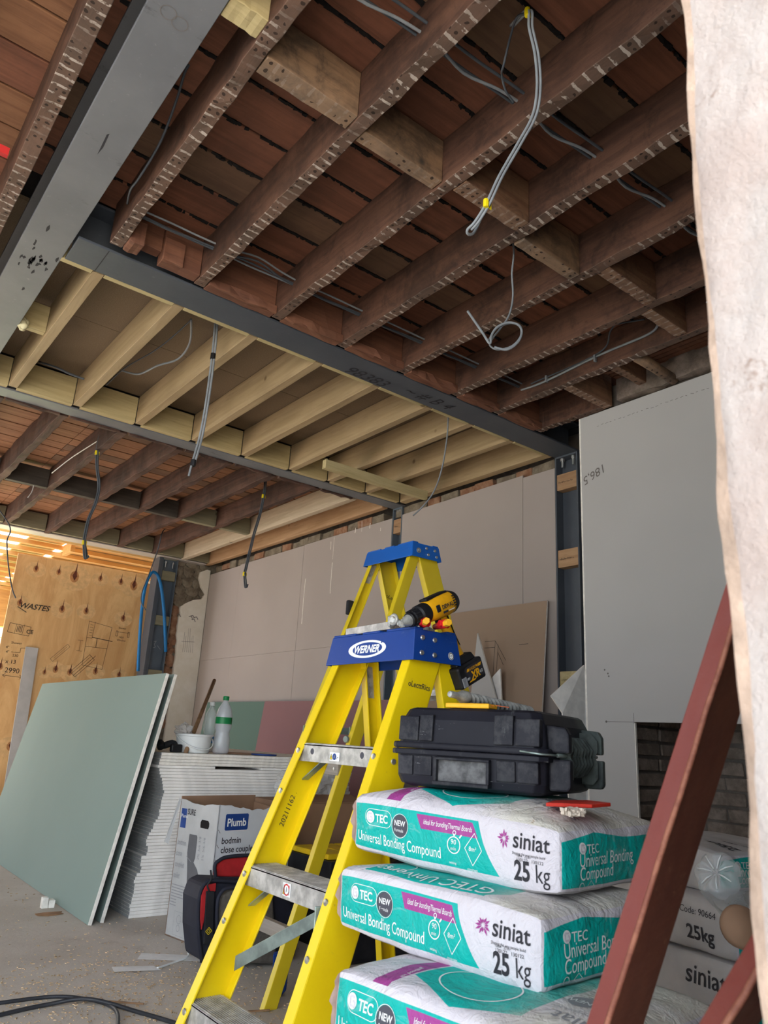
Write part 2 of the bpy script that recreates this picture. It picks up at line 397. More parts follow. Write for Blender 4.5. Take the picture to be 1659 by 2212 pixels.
c = m.mix(m.noise(50, 5, 0.8, (1.3, 1.3, 0.2)).ss(0.69, 0.72)*0.5, c, (0.34, 0.34, 0.35)); c = m.mix(m.xyz()[0].ss(0.10, 0.20)*m.noise(6, 6, 0.75, (1, 1, 0.5)).ss(0.36, 0.66)*0.55, c, (0.16, 0.22, 0.19)); g_ = m.nt.nodes.new('ShaderNodeNewGeometry'); pt = E_(m.x, g_.outputs['Pointiness']); c = m.mix(pt.ss(0.54, 0.68)*m.noise(30, 4, 0.7).ss(0.40, 0.65)*0.45, c, (0.42, 0.42, 0.41)); m.col(c); m.bump(m.noise(50, 3), 0.1, 0.003); M['case'] = m.m
M['case_fin'] = plain('dusty_green_black_plastic', (0.055, 0.068, 0.064), 0.6, var=0.3, sc=30)
M['black'] = plain('black_plastic', (0.014, 0.014, 0.017), 0.5, var=0.3)
M['rubber'] = plain('black_rubber', (0.02, 0.02, 0.024), 0.8, var=0.2)
M['drill_yellow'] = plain('drill_yellow', (0.82, 0.40, 0.008), 0.45, var=0.08)
M['tool_yellow'] = plain('tool_yellow', (0.86, 0.44, 0.02), 0.5, var=0.08)
M['box_yellow'] = plain('box_yellow', (0.85, 0.55, 0.01), 0.5, var=0.08)
M['tool_red'] = plain('tool_red', (0.55, 0.012, 0.015), 0.45, var=0.1)
M['red_plastic'] = plain('red_plastic', (0.62, 0.035, 0.02), 0.45, var=0.15)
M['orange'] = plain('orange_plastic', (0.72, 0.13, 0.02), 0.5)
M['white'] = plain('white_plastic', (0.78, 0.80, 0.80), 0.45, var=0.03)
M['paper'] = plain('white_paper', (0.78, 0.77, 0.76), 0.8, var=0.05)
M['print_white'] = plain('white_print', (0.84, 0.86, 0.86), 0.7, var=0.02)
M['print_black'] = plain('black_print', (0.03, 0.028, 0.035), 0.7, var=0.02)
M['print_grey'] = plain('grey_print', (0.28, 0.28, 0.30), 0.7, var=0.02)
M['print_purple'] = plain('purple_print', (0.36, 0.055, 0.27), 0.7, var=0.05)
M['print_dark'] = plain('dark_grey_roundel', (0.075, 0.075, 0.095), 0.7, var=0.05)
M['print_navy'] = plain('navy_print', (0.015, 0.055, 0.24), 0.6, var=0.03)
M['ink'] = plain('felt_pen_ink', (0.04, 0.035, 0.03), 0.8, var=0.02)
M['ink_green'] = plain('green_pen_ink', (0.09, 0.17, 0.05), 0.8, var=0.02)
M['pencil'] = plain('pencil_mark', (0.17, 0.15, 0.14), 0.8, var=0.02)
M['chalk'] = plain('chalk_mark', (0.32, 0.33, 0.35), 0.9, var=0.02)
M['red_mark'] = plain('red_mark', (0.60, 0.03, 0.03), 0.7, var=0.05)
M['card'] = plain('brown_cardboard', (0.34, 0.20, 0.125), 0.85, var=0.06, sc=5)
M['card_white'] = plain('white_printed_card', (0.66, 0.68, 0.72), 0.7, var=0.04, sc=5)
M['card_grey'] = plain('greyer_white_card', (0.47, 0.47, 0.47), 0.75, var=0.06, sc=5)  # greyer white for the carton side, flap and pale strip
M['bag_grey'] = plain('grey_canvas', (0.13, 0.115, 0.10), 0.9, var=0.1, sc=60, bump=0.3)
M['bag_red'] = plain('red_canvas', (0.42, 0.018, 0.022), 0.75, var=0.1, sc=20)
M['bag_navy'] = plain('navy_piping', (0.018, 0.020, 0.034), 0.7, var=0.1)
M['cable'] = plain('grey_cable', (0.26, 0.28, 0.30), 0.5, var=0.1)
M['cable_dark'] = plain('dark_grey_cable', (0.075, 0.085, 0.10), 0.5, var=0.1)
M['cable_white'] = plain('white_cable', (0.62, 0.60, 0.57), 0.5, var=0.1)
M['cable_black'] = plain('black_cable', (0.035, 0.036, 0.042), 0.4, var=0.1)
M['tag_yellow'] = plain('yellow_tape', (0.85, 0.66, 0.01), 0.5, var=0.05)
M['hose'] = plain('blue_water_pipe', (0.008, 0.16, 0.42), 0.4, var=0.08)
m = Mat('red_painted_timber', 0.5, 0, 0.4); c = m.mix(m.noise(3, 4, 0.6).ss(0.3, 0.7), (0.150, 0.027, 0.021), (0.19, 0.040, 0.030))
c = m.mix(m.noise(12, 7, 0.8, (1, 1, 0.4)).ss(0.61, 0.68)*0.8, c, (0.34, 0.12, 0.075)); c = m.mix(m.noise(6, 3).ss(0.70, 0.74)*0.8, c, (0.50, 0.30, 0.10))
m.col(c); m.bump(m.noise(40, 5), 0.25, 0.005); M['redwood'] = m.m
m = Mat('dark_red_worn_timber', 0.5, 0, 0.4); c = m.mix(m.noise(6, 6, 0.7, (1, 1, 0.3)).ss(0.3, 0.7), (0.125, 0.038, 0.027), (0.21, 0.075, 0.045))
c = m.mix(m.noise(20, 6, 0.8).ss(0.62, 0.68)*0.5, c, (0.30, 0.15, 0.09)); m.col(c); m.bump(m.noise(30, 6), 0.4, 0.005); M['redwood_dark'] = m.m
m = Mat('worn_red_arris', 0.6); c = m.mix(m.noise(30, 6, 0.8).ss(0.4, 0.6), (0.30, 0.115, 0.07), (0.20, 0.065, 0.042)); m.col(c); M['redwood_edge'] = m.m
M['steel_bit'] = plain('drill_bit_steel', (0.42, 0.42, 0.40), 0.4, 0.35, var=0.2, sc=40)
M['plaster_bit'] = plain('plaster_crumb', (0.72, 0.62, 0.52), 0.95, var=0.1, sc=30, bump=0.5)
M['foam'] = plain('expanding_foam', (0.72, 0.66, 0.42), 0.9, var=0.08, sc=20)
M['clear'] = glassy('clear_plastic', (0.93, 0.96, 0.97))
m = Mat('crumpled_film', 0.25, 0, 0.6); m.col((0.62, 0.60, 0.58)); m.p.inputs['Transmission Weight'].default_value = 0.55; m.bump(m.noise(18, 5, 0.7), 0.8, 0.02); M['film'] = m.m
m = Mat('cloudy_bottle', 0.3, 0, 0.5); m.col((0.72, 0.73, 0.80)); m.p.inputs['Transmission Weight'].default_value = 0.6; M['cloudy'] = m.m
def thin_clear(name, c, opac, rough=0.08):
    m = Mat(name, rough, 0, 0.8); m.col(c); m.p.inputs['Alpha'].default_value = opac; m.bump(m.noise(40, 3), 0.5, 0.004); return m.m
M['clear'] = thin_clear('thin_clear_plastic', (0.85, 0.88, 0.90), 0.30)
M['film'] = thin_clear('crumpled_thin_film', (0.70, 0.69, 0.68), 0.55, 0.2)
M['cloudy'] = thin_clear('cloudy_thin_plastic', (0.66, 0.67, 0.72), 0.50, 0.15)
M['green_cap'] = plain('green_cap', (0.01, 0.20, 0.06), 0.4)
M['label_blue'] = plain('blue_label', (0.02, 0.22, 0.55), 0.5, var=0.2, sc=40)
M['leaf'] = plain('green_leaf', (0.22, 0.50, 0.05), 0.6, var=0.3, sc=6)
M['stick'] = plain('wooden_handle', (0.30, 0.175, 0.095), 0.6, var=0.15, sc=20)
# plywood with rows of dark knots
m = Mat('plywood_sheet', 0.6, 0, 0.3); P = m.xyz()
wv = m.noise(0.9, 5, 0.65, (3.4, 1, 0.9), dist=1.6)
c = m.mix(wv.ss(0.3, 0.7), (0.62, 0.35, 0.145), (0.80, 0.53, 0.25)); c = m.mix(m.noise(14, 4, 0.6, (6, 1, 0.5)).ss(0.55, 0.75)*0.35, c, (0.38, 0.19, 0.07))
m.col(c); M['ply'] = m.m
M['knot'] = plain('dark_knot', (0.13, 0.035, 0.018), 0.6, var=0.2, sc=40)
M['knot_ring'] = plain('knot_ring', (0.50, 0.24, 0.095), 0.6, var=0.15, sc=20)
M['knot_halo'] = plain('knot_halo', (0.74, 0.48, 0.23), 0.6, var=0.08, sc=20)
# ================================================================== STRUCTURE
ZC = 2.85      # underside of joists
ZT = 3.05      # underside of floorboards
XW = 3.88      # right wall line
# ---- floor and outside ground
fl = empty('floor', (0, 0, 0), kind='structure')
mb = MB().box((-3.6, -0.05, -0.2), (4.4, 14.0, 0)); obj('slab', mb, M['concrete'], fl)
mb = MB()
for i in range(2600):
    x = rnd(-0.3, 1.9); y = rnd(1.9, 5.2)
    if random.random() < 0.6:
        y = random.gauss(2.9, 0.35); x = random.gauss(1.15, 0.35)
    if y < 1.6 or x < -1: continue
    a = rnd(0, 3.14); L = rnd(0.003, 0.013); wd = rnd(0.002, 0.004)
    mb.obox((x, y, 0.0005), (math.cos(a)*L, math.sin(a)*L, 0), (-math.sin(a)*wd, math.cos(a)*wd, 0), (0, 0, rnd(0.001, 0.003)))
obj('wood_chips', mb, plain('wood_chip', (0.62, 0.45, 0.28), 0.9, var=0.2), fl, kind='stuff')
gr = obj('outside_ground_1', MB().box((-14, -14, -0.2), (14, -0.05, -0.02)), M['paving'], kind='structure')  # unseen pale paving added to bounce sunlight onto the ceiling
obj('outside_ground_2', MB().box((-9, 14.0, -0.2), (14, 24, -0.05)), M['leaf'], kind='structure')

# ---- rough beams: a bar along Y (or X) with slightly uneven arrises
def beam(mb, a, b, wd, ht, axis, n=14, j=0.003, mi=0):
    """a,b = start/end along axis; wd=(lo,hi) across, ht=(lo,hi) in z"""
    rings = []
    for i in range(n+1):
        t = a+(b-a)*i/n
        q = [(wd[0], ht[0]), (wd[1], ht[0]), (wd[1], ht[1]), (wd[0], ht[1])]
        e = 0 if i in (0, n) else 1
        r = []
        for k, (x, z) in enumerate(q):
            dz = rnd(-j, j)*(1 if k < 2 else 0)*e; dx = rnd(-j, j)*0.7*e
            r.append(V(x+dx, t, z+dz) if axis == 1 else V(t, x+dx, z+dz))
        rings.append(r)
    o = len(mb.v)
    for r in rings: mb.v += r
    for i in range(n):
        for k in range(4):
            k2 = (k+1) % 4; f = [o+i*4+k, o+i*4+k2, o+(i+1)*4+k2, o+(i+1)*4+k]
            mb.f.append(f if axis == 0 else f[::-1]); mb.m.append(mi)
    f0 = [o, o+3, o+2, o+1]; f1 = [o+n*4+k for k in range(4)]
    if axis == 1: f0 = f0[::-1]; f1 = f1[::-1]
    mb.f += [f0, f1]; mb.m += [mi, mi]
    return mb

ceil = empty('ceiling', (0, 0, ZC), kind='structure')
# ---------- front bay: old joists
JX = [0.683, 1.080, 1.488, 1.882, 2.289, 2.693, 3.042, 3.430]
for i, x in enumerate(JX):
    y0 = -0.05 if i < 7 else 2.44
    obj('joist', beam(MB(), y0, 2.93 if i else 2.90, (x, x+0.052), (ZC, ZT-0.002), 1, 40, 0.0045), M['joist_old'], ceil, bevel=0.003)
for x in (0.255, -0.16, -0.57, -0.98, -1.39, -1.8, -2.2, -2.6, -3.0):
    obj('joist', beam(MB(), -0.05, 4.7, (x, x+0.06), (ZC, ZT-0.002), 1, 24), M['joist_old'], ceil, bevel=0.003)
# blocks between joists tight against the steel
for i in range(7):
    x0 = JX[i]+0.054; x1 = JX[i+1]-0.002
    if i == 0:
        obj('blocking', beam(MB(), 0.90, x1, (2.86, 2.925), (ZC+0.004, ZT-0.02), 0, 4), M['nog_red'], ceil, bevel=0.003)
        obj('blocking', beam(MB(), x0, 0.80, (2.80, 2.89), (ZC-0.012, ZC+0.10), 0, 3, 0.006), M['nog_red'], ceil, bevel=0.004)
        obj('blocking', beam(MB(), x0, 0.90, (2.885, 2.94), (ZC+0.055, ZT-0.02), 0, 3, 0.004), M['nog_red'], ceil, bevel=0.003)
        obj('blocking', beam(MB(), 0.895, 0.99, (2.84, 2.86), (ZC-0.005, ZC+0.11), 0, 3, 0.006), M['nog_red'], ceil, bevel=0.004)
        continue
    obj('blocking', beam(MB(), x0, x1, (2.895, 2.945), (ZC+0.0, ZT-0.01), 0, 5, 0.004), M['nog_red'], ceil, bevel=0.003)
    obj('plate', beam(MB(), x0, x1, (2.875, 2.893), (ZC-0.006, ZC+0.035), 0, 7, 0.010), M['nog_red'], ceil, bevel=0.002)
# staggered row of noggings
def nogging(x0, x1, y, m, z0=ZC+0.006, t=0.05, nm='nogging', h=None):
    obj(nm, beam(MB(), x0, x1, (y, y+t), (z0, (h or ZT)-0.012), 0, 6, 0.002), M[m], ceil, bevel=0.003)
nogging(0.565, 0.681, 1.56, 'new_x', t=0.075)
nogging(JX[0]+0.054, JX[1]-0.002, 1.665, 'nog_pale', t=0.072)
nogging(JX[1]+0.054, JX[2]-0.002, 1.700, 'nog_pale', t=0.056)
nogging(JX[2]+0.054, JX[3]-0.002, 1.632, 'joist_oldx', t=0.07, z0=ZC-0.002)
nogging(JX[3]+0.054, JX[4]-0.002, 1.705, 'nog_pale', t=0.056, z0=ZC-0.006)
nogging(JX[4]+0.054, JX[5]-0.002, 1.595, 'joist_oldx', t=0.065, z0=ZC)
nogging(JX[5]+0.054, JX[6]-0.002, 1.655, 'joist_oldx', t=0.06, z0=ZC)
nogging(JX[6]+0.054, 3.47, 2.38, 'joist_oldx', t=0.06, z0=ZC)
nogging(JX[6]+0.054, 3.47, 2.13, 'joist_oldx', t=0.05, z0=2.90)
# two round-edged old stubs at the hearth and the lath soffit above them
for y in (1.98, 1.52):
    mb = MB().tube([(3.096, y, 2.885), (3.25, y+0.002, 2.882), (3.47, y+0.004, 2.875)], [0.033, 0.031, 0.028], 10)
    obj('hearth_stub', mb, M['nog_pale'], ceil, smooth=True)
for k in range(9):
    x = 3.105+k*0.042
    obj('lath', MB().box((x, 0.6, 2.985+rnd(-.003, .003)), (x+0.030, 2.32, 3.0)), M['nog_red'], ceil, bevel=0.002)
obj('soffit_brickwork', beam(MB(), 0.6, 2.33, (3.44, 3.50), (2.86, 3.04), 1, 24, 0.012), M['brick_dark'], ceil)
# floorboards of the front bay: one object per board, joints staggered
def boards(ys, x0, x1, mats, z=ZT, joints=True):
    for a, b in zip(ys[:-1], ys[1:]):
        g = 0.0055
        cuts = [x0] + ([rnd(x0+0.8, x1-0.8)] if joints and x1-x0 > 2 else []) + [x1]
        if len(cuts) == 3:
            c = min(JX, key=lambda q: abs(q-cuts[1]))+0.026; cuts[1] = c if x0 < c < x1 else cuts[1]
        for c0, c1 in zip(cuts[:-1], cuts[1:]):
            m = random.choice(mats); dz = rnd(0, 0.0035)
            obj('floorboard', MB().box((c0+0.001, a+g, z+dz), (c1-0.001, b-g, z+0.022)), M[m], ceil, bevel=0.002, seg=1)
ys = [2.95-0.2*k for k in range(16)][::-1]
boards(ys, 0.30, 3.09, ['fboard', 'fboard', 'fboard2'])
boards(ys, -3.4, 0.299, ['fboard', 'fboard3'], joints=False)
boards([2.3, 2.5, 2.7, 2.95], 3.092, 3.87, ['fboard'], joints=False)
# black fluff caught along the joints
mb = MB()
for y in ys[1:-1]:
    x = 0.3
    while x < 3.05:
        L = rnd(0.006, 0.03)
        if random.random() < 0.85: mb.box((x, y-rnd(.004, .0085), ZT-rnd(.001, .006)), (x+L*1.1, y+rnd(.004, .0085), ZT+0.004), j=0.003)
        x += L
obj('joint_fluff', mb, M['dust'], ceil, kind='stuff')
# added unseen dark layer over everything so no daylight passes the joints
obj('daylight_blocker', MB().box((-3.6, -0.05, ZT+0.024), (4.4, 8.83, ZT+0.3)), M['dust'], ceil)

# ---------- middle bay: new timber
NX_ = [0.698, 1.084, 1.492, 1.897, 2.290, 2.700, 3.055, 3.432]
for x in NX_:
    obj('joist', beam(MB(), 3.16, 4.742, (x, x+0.050), (ZC, ZT-0.005), 1, 8, 0.0008), M['new_y'], ceil, bevel=0.002)
obj('joist', beam(MB(), 3.152, 4.738, (3.80, 3.862), (ZC, ZT-0.005), 1, 8, 0.0008), M['new_y'], ceil, bevel=0.002)
for i in range(-1, 8):
    x0 = (NX_[i]+0.052) if i >= 0 else 0.30
    x1 = (NX_[i+1]-0.002) if i < 7 else 3.798
    obj('header', MB().box((x0, 4.746, ZC+0.004), (x1, 4.792, ZT-0.01)), M['new_x'], ceil, bevel=0.002)
    if i >= -1: obj('packer', MB().box((max(x0, 0.56), 3.150, ZC-0.002), (x1, 3.178, ZC+0.06)), M['new_x'], ceil, bevel=0.0015)
obj('nogging', MB().box((0.565, 3.93, ZC+0.02), (0.696, 3.98, ZT-0.03)), M['new_x'], ceil, bevel=0.002)
for a, b in ((3.155, 3.98), (3.984, 4.74)):
    obj('chipboard_panel', MB().box((0.30, a, ZT), (1.9, b, ZT+0.02)), M['chip'], ceil)
    obj('chipboard_panel', MB().box((1.904, a, ZT), (3.87, b, ZT+0.02)), M['chip'], ceil)
for x in (-3.0, -2.6, -2.2, -1.8, -1.39, -0.98, -0.57, -0.16):
    pass
# ---------- far bay
FX = [-2.9, -2.5, -2.1, -1.7, -1.3, -0.9, -0.53, -0.13, 0.268, 0.668, 1.066, 1.466, 1.882, 2.290, 2.668, 3.073]
for i, x in enumerate(FX):
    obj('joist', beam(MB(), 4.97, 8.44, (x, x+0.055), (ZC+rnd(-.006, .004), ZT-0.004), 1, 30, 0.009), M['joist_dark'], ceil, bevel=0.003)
obj('joist', beam(MB(), 4.97, 8.44, (3.453, 3.512), (ZC, ZT-0.004), 1, 10, 0.002), M['new_grey'], ceil, bevel=0.003)
obj('joist', beam(MB(), 4.97, 8.52, (3.79, 3.858), (ZC, ZT-0.01), 1, 10, 0.002), M['new_pink'], ceil, bevel=0.012)
XS = FX+[3.453]
for i in range(4, len(XS)-1):
    x0 = XS[i]+0.062; x1 = XS[i+1]-0.006
    obj('blocking', MB().box((x0, 8.37, ZC+0.012), (x1, 8.42, ZT-0.02)), M['grey_block'], ceil, bevel=0.002)
    if i >= 7:
        mm = 'dark_block' if XS[i+1] < 3.0 else 'grey_block'
        obj('nogging', MB().box((x0, 6.74, ZC+0.004), (x1, 6.80, ZT-0.03)), M[mm], ceil, bevel=0.002)
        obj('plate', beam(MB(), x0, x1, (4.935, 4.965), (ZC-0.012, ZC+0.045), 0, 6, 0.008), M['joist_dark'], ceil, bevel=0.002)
obj('blocking', MB().box((3.515, 8.37, ZC+0.012), (3.785, 8.42, ZT-0.02)), M['grey_block'], ceil, bevel=0.002)
ys2 = [4.96+0.158*k for k in range(23)]
boards(ys2, -3.4, 1.40, ['fboard3'], joints=False)
boards(ys2, 1.402, 3.87, ['fboard3', 'fboard3', 'fboard2'], joints=False)

# ================================================================== STEEL
def hbeam_x(x0, x1, y0, y1, z0, h=0.203, tf=0.012, tw=0.010):
    mb = MB(); c = (y0+y1)/2
    mb.box((x0, y0, z0), (x1, y1, z0+tf)); mb.box((x0, y0, z0+h-tf), (x1, y1, z0+h)); mb.box((x0, c-tw/2, z0+tf), (x1, c+tw/2, z0+h-tf)); return mb
def text_part(root, name, s, size, o, ex, ey, mat, **k):
    mb = MB(); text_on(mb, s, size, plane_fn(o, ex, ey, 0.0008), **k); return obj(name, mb, mat, root)
# main beam, running away from the camera
r = empty('steel_beam', (0.474, 0, ZC), 'wide grey steel beam running away overhead at the upper left, with scuffed underside', 'beam')
mb = MB(); mb.box((0.386, -0.05, ZC), (0.562, 4.77, ZC+0.013)); mb.box((0.386, -0.05, ZC+0.187), (0.562, 4.77, ZC+0.199)); mb.box((0.469, -0.05, ZC+0.013), (0.479, 4.77, ZC+0.187))
obj('beam_section', mb, M['steel'], r, bevel=0.002)
mb = MB(); fn = lambda x, y: V(0.474, 1.72, ZC-0.001)+V(x, 0, 0)+V(0, y, 0)
for c in ((-0.028, 0), (0.012, 0.012)): disc(mb, c, 0.022, fn, r2=0.024)
obj('chalk_ring', mb, M['pencil'], r)
mb = MB()
for k in range(26):
    y = random.gauss(3.25, .10); x = random.gauss(0.48, .03); L = rnd(0.008, 0.035)
    q = [V(x+math.cos(t)*.006*rnd(.4, 1.5), y+math.sin(t)*L*rnd(.4, 1.3), ZC-0.0006) for t in [-z*math.pi/4 for z in range(8)]]
    if all(0.39 < p.x < 0.56 for p in q): mb.add(q, [tuple(range(8))])
mb.add([V(0.468, 2.30, ZC-0.0006), V(0.474, 2.29, ZC-0.0006), V(0.479, 2.37, ZC-0.0006), V(0.474, 2.42, ZC-0.0006)], [(0, 3, 2, 1)])
obj('scuff_marks', mb, M['print_black'], r)
# first cross beam
r = empty('steel_beam', (2.2, 3.05, ZC), 'near grey steel cross beam chalked 98383, between old brown joists and new pale ones', 'beam')
obj('beam_section', hbeam_x(0.572, XW+0.03, 2.953, 3.148, ZC-0.002), M['steel_dark'], r, bevel=0.002)
obj('splice_line', MB().add([V(0.70, 2.953, ZC-0.003), V(0.704, 2.953, ZC-0.003), V(0.704, 3.148, ZC-0.003), V(0.70, 3.148, ZC-0.003)], [(0, 3, 2, 1)]), M['print_black'], r)
text_part(r, 'chalk_writing', '98383', 0.115, at(738, 800, 2, ZC-0.003), (1, 0, 0), (0, -1, 0), M['print_black'], shear=0.3)
text_part(r, 'chalk_writing', '~ # B 4', 0.115, at(868, 845, 2, ZC-0.003), (1, 0, 0), (0, -1, 0), M['print_black'], shear=0.3)
# second
r = empty('steel_beam', (1.8, 4.88, ZC), 'middle grey steel cross beam between the new pale joists and the dark far joists', 'beam')
obj('beam_section', hbeam_x(-3.4, XW+0.03, 4.796, 4.932, ZC-0.002), M['steel'], r, bevel=0.002)
# third
r = empty('steel_beam', (0, 8.6, ZC), 'pale dusty steel beam over the far opening above the plywood', 'beam')
obj('beam_section', hbeam_x(-3.4, XW-0.1, 8.43, 8.62, ZC-0.004), M['steel_pale'], r, bevel=0.002)

def column_open(xf, y0, y1, z1, label, mat, blocks, boltz, writing=None):
    """H-section post in the right wall; flanges across Y, open side towards the room"""
    r = empty('steel_column', ((xf+0.07), (y0+y1)/2, 0), label, 'column')
    mb = MB(); mb.box((xf, y0, 0), (xf+0.15, y0+0.012, z1)); mb.box((xf, y1-0.012, 0), (xf+0.15, y1, z1)); mb.box((xf+0.068, y0+0.012, 0), (xf+0.078, y1-0.012, z1))
    obj('post_section', mb, M[mat], r, bevel=0.002)
    obj('cap_plate', MB().box((xf, y0+0.012, z1-0.013), (xf+0.15, y1-0.012, z1)), M[mat], r)
    for y in (y0+0.055, y1-0.045):
        mb = MB().lathe([(0, z1-0.075), (0.009, z1-0.075), (0.009, z1-0.03), (0.016, z1-0.03), (0.016, z1-0.012)], (xf+0.03, y, 0), n=10); obj('bolt', mb, M['bolt'], r)
    for z0, z1_, m in blocks:
        b = obj('packing_block', MB().box((xf+0.004, y0+0.014, z0), (xf+0.066, y1-0.014, z1_)), M[m], r, bevel=0.003)
        if writing:
            mb = MB(); wf = plane_fn((xf+0.003, y1-0.03, (z0+z1_)/2-0.01), (0, -1, 0), (0, 0, 1)); qx = 0.0
            while qx < (y1-y0)-0.075:
                a_ = rnd(.006, .016); stroke(mb, [(qx, rnd(-.003, .003)), (qx+.003, a_), (qx+.007, rnd(0, .004)), (qx+.009, a_*.7)], .0016, wf); qx += rnd(.010, .014)
            mb2 = MB(); mb2.v = mb.v; mb2.f = mb.f; mb2.m = mb.m; obj('pen_writing', mb2, M['ink'], b)
    for z in (2.45, 1.70):
        mb = MB().lathe([(0, 0), (0.007, 0), (0.009, 0.004), (0.009, 0.010)], (xf+0.055, y0+0.04, z), (1, 0, 0), 10); obj('screw_head', mb, M['bolt'], r)
    return r
column_open(XW, 2.953, 3.145, ZC-0.004, 'dark steel column in the right wall under the near cross beam, with timber packers', 'steel_dark',
            [(2.60, 2.715, 'new_pink'), (2.06, 2.18, 'new_pink'), (1.285, 1.385, 'new_x')], 2.8, 'DENLEY TIMBER 8x2')
column_open(XW, 4.80, 4.93, ZC-0.004, 'blue-grey steel column in the right wall behind the tall ladder top', 'steel_blue',
            [(2.62, 2.745, 'new_pink'), (1.5, 1.6, 'new_pink')], 2.8, 'DENLEY')
# far column at the opening (open side faces the room)
r = empty('steel_column', (3.35, 8.56, 0), 'far blue-grey steel column at the edge of the plywood, with packers and blue pipe', 'column')
mb = MB(); mb.box((3.245, 8.47, 0), (3.257, 8.62, 2.84)); mb.box((3.428, 8.47, 0), (3.44, 8.62, 2.84)); mb.box((3.257, 8.54, 0), (3.428, 8.55, 2.84))
obj('post_section', mb, M['steel_blue'], r, bevel=0.002)
obj('post_shadow_strip', MB().box((3.20, 8.46, 0), (3.243, 8.66, 2.84)), M['steel_dark'], r, bevel=0.002)  # dark strip standing in for the shadow on the post's left side
for z in (2.58, 2.05, 1.43):
    obj('packing_block', MB().box((3.26, 8.475, z), (3.425, 8.538, z+0.11)), M['grey_block'], r, bevel=0.003)
for x in (3.30, 3.39):
    obj('bolt', MB().lathe([(0, 2.74), (0.008, 2.74), (0.008, 2.79), (0.015, 2.79), (0.015, 2.81)], (x, 8.51, 0), n=10), M['bolt'], r)
mb = MB(); fn = plane_fn((3.30, 8.538, 1.80), (1, 0, 0), (0, 0, 1))
stroke(mb, [(0, .06), (.03, .07), (.01, .03), (.03, 0.0), (.0, -.01)], 0.006, fn); stroke(mb, [(.05, .02), (.09, -.02)], 0.006, fn); obj('chalk_mark', mb, M['chalk'], r)

# ================================================================== WALLS
wr = empty('wall_right', (4.0, 4, 0), kind='structure')
# masonry behind, exposed as one rough course above the boards
obj('masonry', MB().box((4.05, 2.4, 0), (4.4, 8.9, 3.06)), M['mortar_dark'], wr)
y = 3.16
while y < 8.45:
    L = rnd(0.14, 0.225)
    if not (4.76 < y < 4.95):
        m = random.choice(['brick', 'brick', 'rubble']) if y < 5 else random.choice(['rubble', 'rubble', 'brick'])
        obj('brick', MB().box((XW+0.012+rnd(0, .03), y, 2.765+rnd(0, .01)), (4.05, min(y+L, 8.45), 2.845), j=0.006), M[m], wr, bevel=0.004, seg=1)
    y += L+0.012
# plasterboard sheets, each its own
def board_r(y0, y1, z0, z1, x=XW+0.001, t=0.0125, m='pb_pink', tilt=0.0):
    obj('plasterboard', MB().prism([(x, y0, z0), (x, y1, z0), (x, y1, z1+tilt), (x, y0, z1)], (t, 0, 0)), M[m], wr, bevel=0.0015, seg=1)
board_r(3.147, 3.4345, 0.02, 2.772, m='pb_pink')
board_r(3.436, 4.796, 0.02, 2.79, x=XW, tilt=-0.02)
board_r(4.935, 6.3555, 1.70, 2.765)
board_r(4.935, 6.3555, 0.02, 1.699)
board_r(6.357, 7.7195, 1.70, 2.76, x=XW)
board_r(6.357, 7.7195, 0.02, 1.699, x=XW)
board_r(7.721, 8.50, 1.70, 2.75)
board_r(7.721, 8.50, 0.02, 1.699)
mb = MB()   # pale drips of adhesive
for (u, v, L) in ((782, 1126, 0.10), (768, 1140, 0.05), (718, 1215, 0.30), (722, 1160, 0.22), (715, 1170, .08), (800, 1130, .05), (822, 1140, .03), (660, 1250, .45)):
    p = at(u, v, 0, XW-0.0012); fn = lambda x, y, p=p: p+V(0, -x, y)
    stroke(mb, [(0, 0), (rnd(-.006, .006), -L*0.5), (rnd(-.004, .004), -L)], rnd(0.004, 0.009), fn)
obj('adhesive_drips', mb, M['pb_edge'], wr)
# chimney breast with fireplace recess
br = empty('wall_breast', (3.6, 1.8, 0), kind='structure')
XB = 3.48
pts = lambda a: [V(XB, *q) for q in a]
obj('plasterboard', MB().prism(pts([(2.62, 0.0), (2.332, 0.0), (2.332, 1.063), (1.25, 1.063), (1.25, 0.0), (0.7, 0.0), (0.7, 2.848), (2.62, 2.848)]), (0.0125, 0, 0)), M['pb_grey'], br, bevel=0.001, seg=1)
mb = beam(MB(), 0.02, 2.84, (XB+0.0005, XB+0.0125), (0, 1), 0, 2)
obj('board_edge', MB().box((XB-0.0006, 2.6195, 0.0), (XB+0.0125, 2.630, 2.846)), M['pb_edge'], br)
obj('board_edge', MB().box((XB-0.0006, 2.327, 0.0), (XB+0.0125, 2.3316, 1.06)), M['pb_edge'], br)
obj('masonry', MB().box((XB+0.03, 2.36, 0), (4.05, 2.58, 3.0)), M['mortar_dark'], br)
obj('masonry', MB().box((XB+0.03, 0.7, 0), (4.05, 1.22, 3.0)), M['mortar_dark'], br)
obj('masonry', MB().box((XB+0.03, 1.22, 1.09), (4.05, 2.36, 3.0)), M['mortar_dark'], br)
obj('fire_back', MB().box((3.938, 1.2, 0), (4.05, 2.38, 1.2)), M['mortar_dark'], br)
z = 0.0; row = 0
